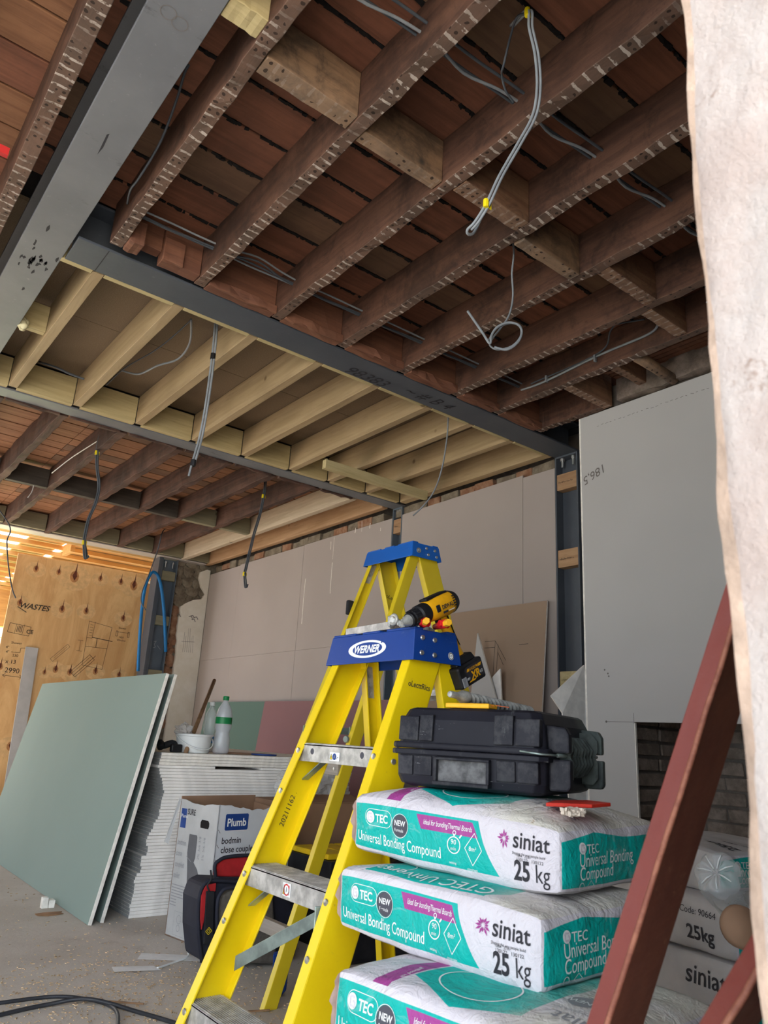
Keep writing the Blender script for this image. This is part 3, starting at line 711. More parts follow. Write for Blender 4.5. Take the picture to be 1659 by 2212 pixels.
while z < 1.05:
    y = 1.22-(row % 2)*0.11
    while y < 2.34:
        y1 = min(y+0.213, 2.345)
        if y1 - max(y, 1.22) > 0.03:
            obj('brick', MB().box((3.93+rnd(-.006, .008), max(y, 1.22), z+0.004), (3.98, y1, z+0.066), j=0.006), M['brick_dark'], br, bevel=0.004, seg=1)
        y += 0.225
    for xx in (XB+0.04, XB+0.265):   # side wall of the recess
        obj('brick', MB().box((xx-(row % 2)*0.02, 2.345+rnd(-.006, .004), z+0.004), (xx+0.205-(row % 2)*0.02, 2.362, z+0.064), j=0.003), M['brick_dark'], br, bevel=0.004, seg=1)
    z += 0.075; row += 1
mb = MB(); fn = plane_fn((XB-0.0005, 2.40, 1.063), (0, -1, 0), (0, 0, 1))   # saw cuts past the corner and pencil marks
stroke(mb, [(-0.10, 0.0), (0.07, 0)], 0.0025, fn); stroke(mb, [(0.068, -0.01), (0.066, 0.045)], 0.0025, fn); disc(mb, (-0.10, 0), 0.006, fn)
for k in range(24):
    y0 = 0.05+k*0.03; stroke(mb, [(-0.15+y0, 1.70+rnd(-.004, .004)), (-0.15+y0+rnd(.008, .022), 1.70+rnd(-.004, .004))], 0.0025, fn)
for a, b in ((-0.10, 0.27), (-.08, .25), (-.075, .235)): disc(mb, (a, b), 0.005, fn)
obj('pencil_marks', mb, M['pencil'], br)
o = at(1306, 1000, 0, XB-0.001)
text_part(br, 'pen_writing', '186,5', 0.075, o, V(0, 0.94, -0.34), V(0, -0.34, -0.94), M['pencil'], shear=0.2)
# pier at the end of the right wall: rubble with flaking plaster
wb = empty('wall_back', (3.6, 8.8, 0), kind='structure')
obj('masonry', MB().box((3.44, 8.56, 0), (4.4, 8.95, 3.04)), M['rubble'], wb)
random.seed(11)
z = 0.9
while z < 2.84:
    x = 3.445
    hh = rnd(0.09, 0.15)
    while x < 3.87:
        L = rnd(0.10, 0.2); n = 7; cx = x+L/2; cz = z+hh/2
        pts_ = [V(min(max(cx+math.cos(2*math.pi*k/n)*L*0.52*rnd(.85, 1.1), 3.442), 3.878), 8.535+rnd(-.01, .008), cz+math.sin(2*math.pi*k/n)*hh*0.55*rnd(.85, 1.1)) for k in range(n)]
        pm = sum(pts_, V(0, 0, 0))/n
        mb = MB().prism([V(p.x, 8.54, p.z) for p in pts_], (0, 0.03, 0)); o = len(mb.v); mb.v.append(V(pm.x, 8.515+rnd(-.01, .01), pm.z))
        for k in range(n): mb.f.append([k, (k+1) % n, o]); mb.m.append(0)
        obj('stone', mb, M['rubble'] if z > 2.3 else M['brick'], wb, bevel=0.0)
        x += L*0.95
    z += hh*0.95
# plaster coat with a ragged left and top edge
edge = [(3.52, 0.0), (3.53, 0.9), (3.51, 1.25), (3.53, 1.6), (3.55, 1.9), (3.54, 2.02), (3.57, 2.16), (3.555, 2.22), (3.63, 2.27), (3.70, 2.25), (3.745, 2.30), (3.735, 2.42), (3.72, 2.52), (3.69, 2.62), (3.70, 2.70), (3.78, 2.72), (3.86, 2.74), (3.878, 2.70)]
fine = []
edge = [(at(u, v, 1, 8.50).x, max(0, at(u, v, 1, 8.50).z)) for u, v in ((372, 1475), (380, 1410), (385, 1345), (391, 1310), (404, 1302), (418, 1296), (436, 1294), (442, 1284), (434, 1264), (430, 1246), (434, 1236), (448, 1231))]+[(3.876, 2.80)]
edge = [(edge[0][0]-.02, 0.0)]+edge
for a, b in zip(edge[:-1], edge[1:]):
    for k in range(5): t = k/5; fine.append((a[0]+(b[0]-a[0])*t+rnd(-.006, .006), a[1]+(b[1]-a[1])*t))
fine.append(edge[-1]); fine.append((3.878, 0))
obj('plaster_coat', MB().prism([V(x, 8.50, z) for x, z in fine], (0, 0.04, 0)), M['cream'], wb)
mb = MB(); fn = plane_fn((3.62, 8.499, 1.9), (1, 0, 0), (0, 0, 1))
stroke(mb, [(0, 0), (.16, .01)], .004, fn)
for k in range(6): stroke(mb, [(0.03+k*.025, -.12), (.025+k*.022, rnd(.05, .18))], .003, fn)
for (a, b) in ((.05, .30), (.09, .27), (.07, .31), (-.1, .3), (.12, .3)): stroke(mb, [(a, b), (a+.03, b+.01), (a+.05, b-.02)], .009, fn)
for (a, b, rr) in ((-.03, -.45, .016), (-.08, -.40, .01)): disc(mb, (a, b), rr, fn)
obj('pencil_marks', mb, M['pencil'], wb)
# left wall and facade, out of view; left opening shaped to admit daylight
wl = empty('wall_left', (-3.5, 4, 0), kind='structure')
obj('masonry', MB().box((-3.6, 2.4, 0), (-3.4, 8.95, 3.06)), M['plaster_wall'], wl)
obj('lintel', MB().box((-3.6, 0.272, 2.75), (-3.4, 2.4, 3.06)), M['plaster_wall'], wl)
# facade: the rough reveal beside the camera and the lintel over the opening
fw = empty('wall_front', (0.8, 0.1, 0), kind='structure')
XR = 0.531; YR = 0.272
mb = MB(); ny = 52; nz = 150; g = []
for i in range(nz+1):
    z = -0.02+3.1*i/nz; row_ = []
    for k in range(ny+1):
        y = YR-0.44*k/ny
        d = 0.004*math.sin(z*3.1+y*5)+rnd(-.0016, .0016)+(0.003*math.sin(z*23+y*17)*math.sin(y*31))
        e = 0.0
        if k == 0: e = 0.0018*math.sin(z*19)+0.0012*math.sin(z*47+1)+rnd(-.0008, .0008)
        if k == 1: e = 0.003*math.sin(z*9+2)
        row_.append(V(XR+d*(0.3 if k == 0 else 1)+(0.001 if k == 0 else 0), y+e, z))
    g.append(row_)
for i in range(nz+1): mb.v += g[i]
for i in range(nz):
    for k in range(ny):
        a = i*(ny+1)+k; mb.f.append([a, a+ny+1, a+ny+2, a+1]); mb.m.append(0)
mb.m = [1 if i % ny < 1 else 0 for i in range(len(mb.m))]
obj('reveal_render', mb, [M['render'], M['render_edge']], fw, smooth=True)
mb = MB(); zz = [-0.02+3.1*i/80 for i in range(81)]
for z in zz: 
    q = rnd(-.004, .003); mb.v += [V(XR+0.004, YR+0.001, z), V(XR+0.010+q*.3, YR+0.006+q, z), V(XR+0.05, YR+0.004, z)]
for i in range(80):
    for k in range(2): a = i*3+k; mb.f.append([a, a+1, a+4, a+3]); mb.m.append(0)
pass
obj('masonry', MB().box((XR+0.012, -0.165, 0), (3.9, YR-0.012, 3.06)), M['mortar_dark'], fw)
obj('lintel', MB().box((-3.6, -0.165, 2.83), (XR+0.012, YR-0.002, 3.06)), M['plaster_wall'], fw)
obj('masonry', MB().box((3.55, YR, 0), (4.4, 0.7, 3.06)), M['mortar_dark'], fw)

# ================================================================== EXTENSION beyond the opening
ex = empty('ceiling_extension', (1, 11, 2.8), kind='structure')
for k in range(11):
    y = 9.02+k*0.42
    obj('joist', MB().box((-3.4, y, 2.915), (3.9, y+0.05, 2.965)), M['ext_wood'], ex, bevel=0.002)
obj('fascia', MB().box((-3.4, 8.64, 2.85), (3.45, 8.70, 2.90)), M['ext_wood'], ex, bevel=0.002)
obj('fascia', MB().box((-3.4, 8.80, 2.87), (3.6, 8.85, 2.92)), M['ext_wood'], ex, bevel=0.002)
obj('nogging', MB().box((2.35, 9.08, 2.84), (2.40, 9.42, 2.965)), M['ext_wood'], ex, bevel=0.002)
obj('roof_panel', MB().box((2.45, 9.0, 2.975), (4.2, 13.9, 3.0)), M['ext_wood'], ex)
obj('roof_panel', MB().box((1.95, 9.0, 2.985), (2.36, 13.9, 3.0)), M['ext_wood'], ex)
we = empty('wall_extension', (1, 13.6, 0), kind='structure')
obj('lintel', MB().box((-3.6, 13.55, 2.36), (4.2, 13.75, 2.97)), M['ext_wood'], we)
obj('masonry', MB().box((3.95, 8.95, 0), (4.2, 13.75, 2.97)), M['plaster_wall'], we)
obj('masonry', MB().box((2.9, 13.55, 0), (4.2, 13.75, 2.36)), M['plaster_wall'], we)
obj('masonry', MB().box((-3.6, 13.55, 0), (1.2, 13.75, 2.36)), M['plaster_wall'], we)
# ================================================================== BOARDS, STACK
random.seed(21)
ysl = [2.95+0.2*k for k in range(10)]
boards(ysl, -3.4, 0.299, ['fboard', 'fboard3'], joints=False)
obj('tape_flag', MB().obox(at(0, 310, 2, 2.96), (0.035, 0, 0), (0, 0.03, 0.005), (0, 0.004, -0.03)), M['red_mark'], ceil)

# profile of the left end of the plasterboard stack: z -> x
prof = [(0.0, 1.602), (0.09, 1.607), (0.15, 1.612), (0.19, 1.610), (0.20, 1.628), (0.27, 1.634), (0.285, 1.66), (0.35, 1.645), (0.40, 1.662), (0.43, 1.675), (0.45, 1.692), (0.52, 1.694), (0.58, 1.70), (0.62, 1.69), (0.70, 1.66), (0.80, 1.66)]
def stack_x(z):
    for (a, xa), (b, xb) in zip(prof[:-1], prof[1:]):
        if a <= z <= b: return xa+(xb-xa)*(z-a)/(b-a)
    return prof[-1][1]
nb = 50; th = 0.782/nb
STL = 'white-edged plasterboard sheet lying in the tall flat stack behind the toilet carton'
jump = 0
for i in range(nb):
    z = i*th
    if i % 3 == 0: jump = rnd(-0.006, 0.006)
    x0 = stack_x(z)+jump+rnd(-.0012, .0012); x1 = x0+1.2; y0 = 3.965+rnd(0, .004)+(0.01 if i % 7 == 3 else 0)
    if i == nb-5:
        mb = MB().box((x0, y0, z+0.0004), (x0+0.33, y0+2.39, z+th-0.0008)); obj('plasterboard_sheet', mb, [M['pb_edge2']], None, bevel=0.003, label='cut strip of plasterboard near the top of the flat stack, left of the dark gap', cat='plasterboard'); 
        mb = MB().box((x0+0.62, y0, z+0.0004), (x0+0.94, y0+2.39, z+th-0.0008)); obj('plasterboard_sheet', mb, [M['pb_edge2']], None, bevel=0.003, label='cut strip of plasterboard near the top of the flat stack, right of the dark gap', cat='plasterboard')
        continue
    mb = MB(); mb.box((x0, y0, z+0.0003), (x1, y0+2.39, z+th-0.0006))
    # long sides coloured darker grey to stand in for their shade
    mb.m = [0, 0, 0, 1, 0, 1]
    top = i == nb-1
    obj('plasterboard_sheet', mb, [M['pb_edge2'] if i < nb-5 else M['pb_edge'], M['pb_side']], None, bevel=0.0015,
        label='topmost sheet of the flat plasterboard stack, carrying the bucket and bottles' if top else STL, cat='plasterboard', group=None if top else 'plasterboard sheets in the flat stack')
ZS = nb*th
# two green boards leaning on the stack
for k, (xb, xt, lab) in enumerate(((1.385, 1.600, 'pale green moisture-resistant plasterboard leaning at the left, outer of two'),
                              (1.452, 1.658, 'second green plasterboard sheet, leaning just behind the large outer one'))):
    L = V(xt-xb, 0, 0); hh = math.sqrt(1.2**2-(xt-xb)**2); n = V(hh, 0, -(xt-xb)).normalized()*0.019
    y0 = 3.90+0.03*k
    o = V(xb, y0, 0.0)
    mb = MB().obox(o+V(0, 0, n.z*-1 if n.z < 0 else 0), (0.0, 2.39, 0), V(xt-xb, 0, hh), n)
    mb.v = [p for p in mb.v]
    # faces: the two paper faces green, all edges pale
    ms = []
    for f in mb.f:
        a, b, c = mb.v[f[0]], mb.v[f[1]], mb.v[f[2]]; nn = (b-a).cross(c-b).normalized()
        ms.append(0 if abs(nn.dot(n.normalized())) > 0.9 else 1)
    mb.m = ms
    obj('plasterboard_sheet', mb, [M['pb_green'], M['pb_edge']], None, bevel=0.002, label=lab, cat='plasterboard')
# boards standing along the right wall
def lean(x0, y0, y1, z0, z1, xt, mat, name, label, t=0.0125, pts=None):
    o = V(x0, y0, z0); up = V(xt-x0, 0, z1-z0)
    mb = MB().obox(o, (0, y1-y0, 0), up, (t, 0, 0)); n = V(1, 0, 0); ms = []
    for f in mb.f:
        a, b, c = mb.v[f[0]], mb.v[f[1]], mb.v[f[2]]; nn = (b-a).cross(c-b).normalized(); ms.append(0 if abs(nn.x) > 0.8 else 1)
    mb.m = ms
    return obj(name, mb, [M[mat], M['pb_edge']], None, bevel=0.0015, label=label, cat='plasterboard')
lean(3.66, 4.62, 6.71, 0, 1.215, 3.80, 'pb_rose', 'plasterboard_sheet', 'rose-pink fire board leaning on the wall behind the stack')
lean(3.69, 6.10, 8.05, 0, 1.215, 3.83, 'pb_dgreen', 'plasterboard_sheet', 'dark green board leaning on the wall behind the bottles')
lean(3.74, 3.195, 4.45, 0.62, 1.845, 3.845, 'pb_brown', 'plasterboard_sheet', 'brown-backed plasterboard offcut leaning against the wall right of the ladder')
mb = MB(); P0 = at(1040, 1385, 0, 3.79)
def bfn(x, y): return V(3.79-0.0+ (y)*0.0, P0.y-x, P0.z+y)
def bfn(x, y):
    z = P0.z+y; xx = 3.74+(z-0.62)*0.105/1.225-0.0008
    return V(xx, P0.y-x, z)
stroke(mb, [(0.0, 0.0), (0.10, 0.0), (0.10, -0.26)], .003, bfn); stroke(mb, [(0.0, -0.045), (0.10, -0.045)], .003, bfn); stroke(mb, [(0.13, -0.03), (0.13, -0.26)], .003, bfn)
stroke(mb, [(0.10, 0), (0.21, -0.14)], .003, bfn); stroke(mb, [(0.13, -0.08), (0.19, -0.17)], .003, bfn); stroke(mb, [(0.32, -0.04), (0.40, -0.04)], .003, bfn)
obj('pencil_drawing', mb, M['ink'], bpy.data.objects['plasterboard_sheet.065'] if False else wr)
# offcuts
def plate(name, pts, t, mats, label, cat, **k):
    mb = MB().prism(pts, t, 0, 1 if isinstance(mats, list) and len(mats) > 1 else None)
    return obj(name, mb, mats, None, bevel=0.001, label=label, cat=cat, **k)
tri = [at(1031, 1367, 0, 3.70), at(1075, 1522, 0, 3.70), V(3.70, 3.40, 0), V(3.70, 3.80, 0), at(1015, 1520, 0, 3.70)]
plate('plasterboard_offcut', tri, (0.0125, 0, 0), [M['pb_grey'], M['pb_edge']], 'tall pointed white plasterboard offcut right of the drill battery', 'offcut')
q = [at(1078, 1444, 0, 3.735), at(1068, 1444, 0, 3.735), at(1055, 1700, 0, 3.66), at(1066, 1700, 0, 3.66)]
plate('plasterboard_offcut', [at(1062, 1464, 0, 3.735), at(1080, 1444, 0, 3.735), V(3.735, 3.40, 0), V(3.735, 3.62, 0)], (0.0125, 0, 0), [M['pb_edge2'], M['pb_edge']], 'narrow white plasterboard offcut behind the pointed one', 'offcut')
tri = [V(3.52, 2.98, 1.17), V(3.66, 2.72, 1.40), V(3.70, 2.66, 0.9), V(3.60, 2.68, 0.0), V(3.50, 2.82, 0.0), V(3.46, 2.95, 1.0)]
plate('plasterboard_offcut', [at(1190, 1503, 1, 2.80), at(1262, 1436, 1, 2.74), at(1275, 1570, 1, 2.72), V(3.58, 2.72, 0), V(3.50, 2.72, 0), at(1215, 1540, 1, 2.76)], (0.006, 0.012, 0), [M['pb_edge2'], M['pb_edge']], 'bent grey plasterboard offcut propped beside the right column', 'offcut')

# ================================================================== PLYWOOD
YP = 8.95
r = empty('plywood_sheet', (2.6, YP, 0), 'large knotty plywood sheet with pen sketches closing the far opening', 'plywood')
p0 = at(40, 1195, 1, YP); p1 = at(322, 1242, 1, YP)
obj('sheet', MB().prism([V(p0.x, YP, 0), V(p1.x, YP, 0), V(p1.x, YP, p1.z+0.0), V(p0.x, YP, p0.z)], (0, 0.018, 0)), M['ply'], r, bevel=0.001)
obj('plywood_sheet', MB().box((p1.x+0.004, YP+0.02, 0), (p1.x+0.33, YP+0.038, 2.60)), M['ply'], None, label='narrow plywood strip behind the far column and blue pipe', cat='plywood')
def pfn(u, v): 
    c = at(u, v, 1, YP-0.0012); return lambda x, y: c+V(x, 0, y)
kn = MB(); kr = MB(); kh = MB()
KN = [(78, 1229, 1), (127, 1236, .9), (161, 1246, 1.7), (217, 1250, .9), (261, 1257, 1), (289, 1265, 1.5), (43, 1302, 1), (134, 1316, 1.1), (186, 1320, 1), (266, 1336, 1), (120, 1446, 1), (151, 1452, 1), (206, 1450, 1), (257, 1458, .9), (22, 1612, 1.2), (96, 1452, .7), (0, 1440, 1)]
for ki, (u, v, s) in enumerate(KN):
    f = (lambda g, q: (lambda x, y: g(x, y)-V(0, q, 0)))(pfn(u, v), ki*0.00012); s *= 0.026
    disc(kh, (0, -0.3*s), 3.4*s, lambda x, y, f=f: f(x, y)+V(0, 0.0006, 0), sx=1.25); disc(kr, (0, 0), 1.5*s, lambda x, y, f=f: f(x, y)+V(0, 0.0003, 0), sx=.75)
    kn.add([f(-0.55*s, 0.2*s), f(0.1*s, -1.0*s), f(0.6*s, 0.1*s), f(0.35*s, 1.7*s), f(0.25*s, 4.2*s), f(0.0*s, 1.8*s)], [(0, 1, 2, 3, 4, 5)])
obj('knot_halo', kh, M['knot_halo'], r, kind='stuff'); obj('knot_ring', kr, M['knot_ring'], r, kind='stuff'); obj('knot', kn, M['knot'], r, kind='stuff')
def pfn(u, v):
    c = at(u, v, 1, YP-0.0045); return lambda x, y: c+V(x, 0, y)
mb = MB(); F = pfn(184, 1396)
stroke(mb, [(0, 0.29), (0.0, -0.21), (0.23, -0.24), (0.27, 0.25), (0.0, 0.29)], 0.0035, F)
stroke(mb, [(0.07, 0.29), (0.06, 0.10), (0.0, 0.10)], 0.0035, F); stroke(mb, [(0, 0.0), (0.25, 0.0)], 0.0035, F)
for k in range(5): stroke(mb, [(0.02, 0.13+k*.03), (0.055, 0.13+k*.03)], .003, F)
stroke(mb, [(0.06, .11), (0.30, .09)], 0.007, F); stroke(mb, [(0.12, .10), (0.12, 0.0)], 0.006, F)
stroke(mb, [(-0.06, .06), (-0.06, -.06)], .003, F); stroke(mb, [(-0.09, .06), (-0.03, .06)], .003, F); stroke(mb, [(-0.09, -.06), (-0.03, -.06)], .003, F)
for (u, v) in ((265, 1370),):
    f = pfn(u, v); 
    stroke(mb, [(-.07, .02), (.07, .02)], .003, f); 
    for sx in (-.07, .07): stroke(mb, [(sx-.01, -.03), (sx+.01, -.03), (sx+.01, .03), (sx-.01, .03), (sx-.01, -.03)], .004, f)
f = pfn(130, 1410); c_, s_ = math.cos(.85), math.sin(.85); R2 = lambda x, y: f(x*c_-y*s_, x*s_+y*c_)
stroke(mb, [(-.12, -.02), (.12, -.02), (.12, .02), (-.12, .02), (-.12, -.02)], .003, R2); stroke(mb, [(-.09, 0), (.10, 0)], .002, R2)
f2 = pfn(178, 1438); R3 = lambda x, y: f2(x*c_-y*s_, x*s_+y*c_)
stroke(mb, [(-.14, -.04), (.14, -.04), (.14, .04), (-.14, .04), (-.14, -.04)], .004, R3); stroke(mb, [(-.14, -.015), (.18, -.015)], .005, R3); stroke(mb, [(-.14, .015), (.14, .015)], .003, R3)
f = pfn(22, 1345); stroke(mb, [(0, 0), (.22, -.02), (.21, -.12), (-.01, -.10), (0, 0)], .004, f)
for a in (.07, .15): stroke(mb, [(a, 0), (a-.01, -.11)], .003, f)
for a in (.085, .10, .115, .13): stroke(mb, [(a, -.02), (a-.006, -.09)], .006, f)
text_on(mb, 'CE', .06, pfn(56, 1368), bold=.001)
text_on(mb, 'Shower', .035, pfn(24, 1390)); text_on(mb, '4"', .04, pfn(12, 1400)); text_on(mb, '4"', .04, pfn(12, 1410))
text_on(mb, '230', .04, pfn(26, 1418)); text_on(mb, 'x 13', .06, pfn(11, 1432)); text_on(mb, '2990', .075, pfn(9, 1452))
f = pfn(5, 1458); stroke(mb, [(0, 0), (.20, -.01)], .004, f); stroke(mb, [(.03, .02), (0, 0), (.03, -.02)], .004, f); stroke(mb, [(.17, .015), (.20, -.01), (.17, -.03)], .004, f)
f = pfn(24, 1408); stroke(mb, [(0, 0), (.09, 0), (.09, .05), (.15, .055)], .004, f)
text_on(mb, 'Shower', .030, pfn(256, 1358)); text_on(mb, '1450', .030, pfn(256, 1378)); text_on(mb, 'Window', .03, pfn(252, 1384))
text_on(mb, 'WASTES', .085, pfn(40, 1312), shear=0.3, bold=.0015); f = pfn(38, 1310); stroke(mb, [(0, 0), (.10, -.05)], .008, f)
obj('pen_sketches', mb, M['ink'], r, kind='stuff')
obj('board_strip', MB().obox(at(30, 1600, 1, 8.86)-V(0, 0, 0.75), V(0.13, 0, 0), V(0, 0.012, 0), (at(56, 1397, 1, 8.93)-at(30, 1600, 1, 8.86))+V(0, 0, 0.75)), M['card_grey'], None, label='long pale grey strip leaning on the plywood at the left', cat='strip', bevel=.001)

# ================================================================== LADDERS
def ladder(name, label, front, xc, capx, yc, cap_hw, zc0, zc1, sl_w, sl_n, base_w, zs, mats, brand, holes=True):
    """front=-1: treads face -X. capx=(x0,x1); sl_w/sl_n: run per metre of the wide and narrow rails"""
    yel, blu = mats
    r = empty(name, ((capx[0]+capx[1])/2, yc, 0), label, 'ladder')
    S = front
    xa = capx[0] if S < 0 else capx[1]      # tread side edge of cap
    xb = capx[1] if S < 0 else capx[0]
    wide0 = xa - S*0.010                     # front flange line at cap underside
    def xw(z, off=0.0): return wide0 + S*sl_w*(zc0-z) - S*off
    def xn(z, off=0.0): return xb + S*0.012 - S*sl_n*(zc0-z) + S*off
    def hw(z): return (cap_hw-0.026) + base_w*(zc0-z)
    ztop = zc0+0.045
    for sy in (-1, 1):
        # wide rail: C channel, web + two flanges turned outwards... towards the tread
        def P(z, off, yo): return V(xw(z, off), yc+sy*(hw(z)-yo), z)
        mb = MB()
        for (o0, o1, y0, y1) in ((0.0, 0.108, -0.0035, 0.0035), (-0.002, 0.0045, -0.003, 0.030), (0.1045, 0.110, -0.003, 0.030)):
            lo = [P(0.0, o0, y0), P(0.0, o1, y0), P(0.0, o1, y1), P(0.0, o0, y1)]
            hi = [P(ztop, o0, y0), P(ztop, o1, y0), P(ztop, o1, y1), P(ztop, o0, y1)]
            o = len(mb.v); mb.v += lo+hi
            fs = [(0,3,2,1),(4,5,6,7),(0,1,5,4),(1,2,6,5),(2,3,7,6),(3,0,4,7)]
            for f in fs:
                mb.f.append([i+o for i in (f if sy*S > 0 else f[::-1])]); mb.m.append(0)
        rl = obj('rail', mb, yel, r, bevel=0.0015, seg=2)
        obj('foot', MB().obox(P(0, -0.006, -0.008), P(0, .118, -0.008)-P(0, -.006, -.008), P(0, -.006, 0.036)-P(0, -.006, -.008), P(0.06, -.006, -.008)-P(0, -.006, -.008)), M['rubber'], rl, bevel=.003)
        # narrow rail
        def Q(z, off, yo): return V(xn(z, off), yc+sy*(hw(z)-yo-0.004), z)
        mb = MB()
        for (o0, o1, y0, y1) in ((0.0, 0.052, -0.003, 0.003), (-0.001, 0.004, -0.0025, 0.024), (0.048, 0.053, -0.0025, 0.024)):
            lo = [Q(0.0, o0, y0), Q(0.0, o1, y0), Q(0.0, o1, y1), Q(0.0, o0, y1)]
            hi = [Q(ztop-.02, o0, y0), Q(ztop-.02, o1, y0), Q(ztop-.02, o1, y1), Q(ztop-.02, o0, y1)]
            o = len(mb.v); mb.v += lo+hi
            for f in [(0,3,2,1),(4,5,6,7),(0,1,5,4),(1,2,6,5),(2,3,7,6),(3,0,4,7)]:
                mb.f.append([i+o for i in (f if sy*S < 0 else f[::-1])]); mb.m.append(0)
        r2 = obj('rear_rail', mb, yel, r, bevel=0.0012, seg=2)
        if S < 0: obj('foot', MB().obox(Q(0, -.005, -.006), Q(0, .058, -.006)-Q(0, -.005, -.006), Q(0, -.005, .03)-Q(0, -.005, -.006), Q(.05, -.005, -.006)-Q(0, -.005, -.006)), M['rubber'], r2, bevel=.003)
        # hinge plate on the narrow rail
        mb = MB().obox(Q(zc0-.085, .012, .003), Q(zc0-.085, .042, .003)-Q(zc0-.085, .012, .003), Q(zc0-.085, .012, .006)-Q(zc0-.085, .012, .003), Q(zc0+.01, .012, .003)-Q(zc0-.085, .012, .003))
        for z in (zc0-.02, zc0-.045, zc0-.072):
            mb.lathe([(0, 0.0065), (0.006, 0.006), (.006, .0)], Q(z, .026, .005), (0, -sy, 0), 10)
        obj('hinge_plate', mb, M['alu'], r2)
        # rivets on the outer web
        for z in zs:
            for dz in (-.03, .0): obj('rivet', MB().lathe([(0, 0.004), (0.007, 0.003), (0.008, 0)], P(z+dz, .05, -.0035), (0, sy, 0), 10), M['bolt'], rl)
            for dz in (-.02, -.13): obj('rivet', MB().lathe([(0, 0.004), (0.0075, 0.003), (0.0085, 0)], P(z+dz, -.0015, .016), (S, 0, 0), 10), M['bolt'], rl)
    # treads
    for i, z in enumerate(zs):
        h = 0.048; dp = 0.098; y0 = yc-hw(z)+0.004; y1 = yc+hw(z)-0.004
        prof = []
        nr = 14; fx = xw(z, 0.0)
        mb = MB()
        mb.box((min(fx, fx-S*.004), y0, z-h), (max(fx, fx-S*.004), y1, z))
        mb.box((min(fx-S*dp, fx-S*(dp-.004)), y0, z-h*.7), (max(fx-S*dp, fx-S*(dp-.004)), y1, z))
        mb.box((min(fx, fx-S*dp), y0, z-.005), (max(fx, fx-S*dp), y1, z-.001))
        for k in range(nr):
            q = fx-S*(0.004+k*(dp-.008)/nr); mb.box((min(q, q-S*.0032), y0, z-.001), (max(q, q-S*.0032), y1, z+.0022))
        t = obj('tread', mb, M['alu'], r, bevel=0.0006, seg=1)
        # corner braces under the tread
        for sy in (-1, 1):
            yy = yc+sy*(hw(z)-.012)
            a = V(xw(z, .012), yy, z-.10); b = V(xw(z, .03), yy-sy*0.075, z-h+.006)
            mb = MB().obox(a, b-a, V(-S*0.022, 0, 0), V(0, -sy*.001, .004)); obj('corner_brace', mb, M['zinc'], t)
        if holes and i == len(zs)-1:
            for sy in (-.6, .62):
                obj('hole', MB().lathe([(0.0085, 0), (0.0075, 0.0012), (0.0, 0.0013)], V(fx+S*.0002, yc+sy*hw(z), z-.020), (S, 0, 0), 16), M['print_dark'], t)
    # cap: top plate plus flared skirt with notches
    z0, z1 = zc0, zc1; y0, y1 = yc-cap_hw, yc+cap_hw; ti = 0.012
    A = [V(capx[0], y0, z0), V(capx[1], y0, z0), V(capx[1], y1, z0), V(capx[0], y1, z0)]
    B = [V(capx[0]+ti, y0+ti, z1), V(capx[1]-ti, y0+ti, z1), V(capx[1]-ti, y1-ti, z1), V(capx[0]+ti, y1-ti, z1)]
    I = [V(capx[0]+.006, y0+.006, z0), V(capx[1]-.006, y0+.006, z0), V(capx[1]-.006, y1-.006, z0), V(capx[0]+.006, y1-.006, z0)]
    J = [V(p.x+(.006 if p.x < xc else -.006), p.y+(.006 if p.y < yc else -.006), z1-.008) for p in B]
    mb = MB(); mb.v = A+B+I+J
    for k in range(4):
        k2 = (k+1) % 4; mb.f += [[k, k2, 4+k2, 4+k], [8+k2, 8+k, 12+k, 12+k2], [k2, k, 8+k, 8+k2]]
    mb.f += [[4, 5, 6, 7], [15, 14, 13, 12]]; mb.m = [0]*len(mb.f)
    cp = obj('cap', mb, blu, r, bevel=0.004, seg=3)
    # moulded blocks along the top edges
    for fy in ((0.0, 0.33), (0.40, 0.62), (0.70, 1.0)):
        a = y0+ti+(y1-y0-2*ti)*fy[0]; b = y0+ti+(y1-y0-2*ti)*fy[1]
        obj('moulded_edge', MB().box((capx[0]+ti+.002, a+.002, z1-.002), (capx[0]+ti+.035, b-.002, z1+.006)), blu, cp, bevel=.003)
        obj('moulded_edge', MB().box((capx[1]-ti-.035, a+.002, z1-.002), (capx[1]-ti-.002, b-.002, z1+.006)), blu, cp, bevel=.003)
    return r, cp, (xw, xn, hw)
# --- near ladder
L1, cap1, f1 = ladder('step_ladder', 'near yellow stepladder with blue cap, treads facing left, drill on top', -1, 1.395, (1.305, 1.485), 1.746, 0.207, 1.112, 1.198,
    0.395, 0.185, 0.050, [0.255, 0.562, 0.882], (M['yellow'], M['blue']), True)
# brand oval on the front skirt (faces -X)
zc0, zc1 = 1.112, 1.198
ctr = V(1.305+0.006, 1.752, 1.152); ey = V(0.012, 0, 0.086).normalized(); exx = V(0, -1, 0)
fn = plane_fn(ctr-V(0.0005, 0, 0), exx, ey, 0.0012)
def lift_fn(f, d):
    a = f(0, 0); n = (f(.01, 0)-a).cross(f(0, .01)-a).normalized()*d
    return lambda x, y: f(x, y)+n
mb = MB(); disc(mb, (0, 0), 0.026, fn, sx=3.45, n=40); obj('logo', mb, M['print_white'], cap1)
mb = MB(); disc(mb, (0.002, 0), 0.0195, lift_fn(fn, .0004), sx=3.6, n=40); obj('logo_field', mb, M['blue'], cap1)
mb = MB(); text_on(mb, 'WERNER', 0.030, lambda x, y: lift_fn(fn, .0008)(x-0.062, y-0.0105), shear=0.22, bold=0.0011); disc(mb, (0.068, 0.0125), 0.0042, lift_fn(fn, .0012), 0, 14); obj('brand_lettering', mb, M['print_white'], cap1)
mb = MB(); disc(mb, (0.068, 0.016), 0.0032, lift_fn(fn, .0016), 0, 14); obj('logo_dot', mb, M['blue'], cap1)
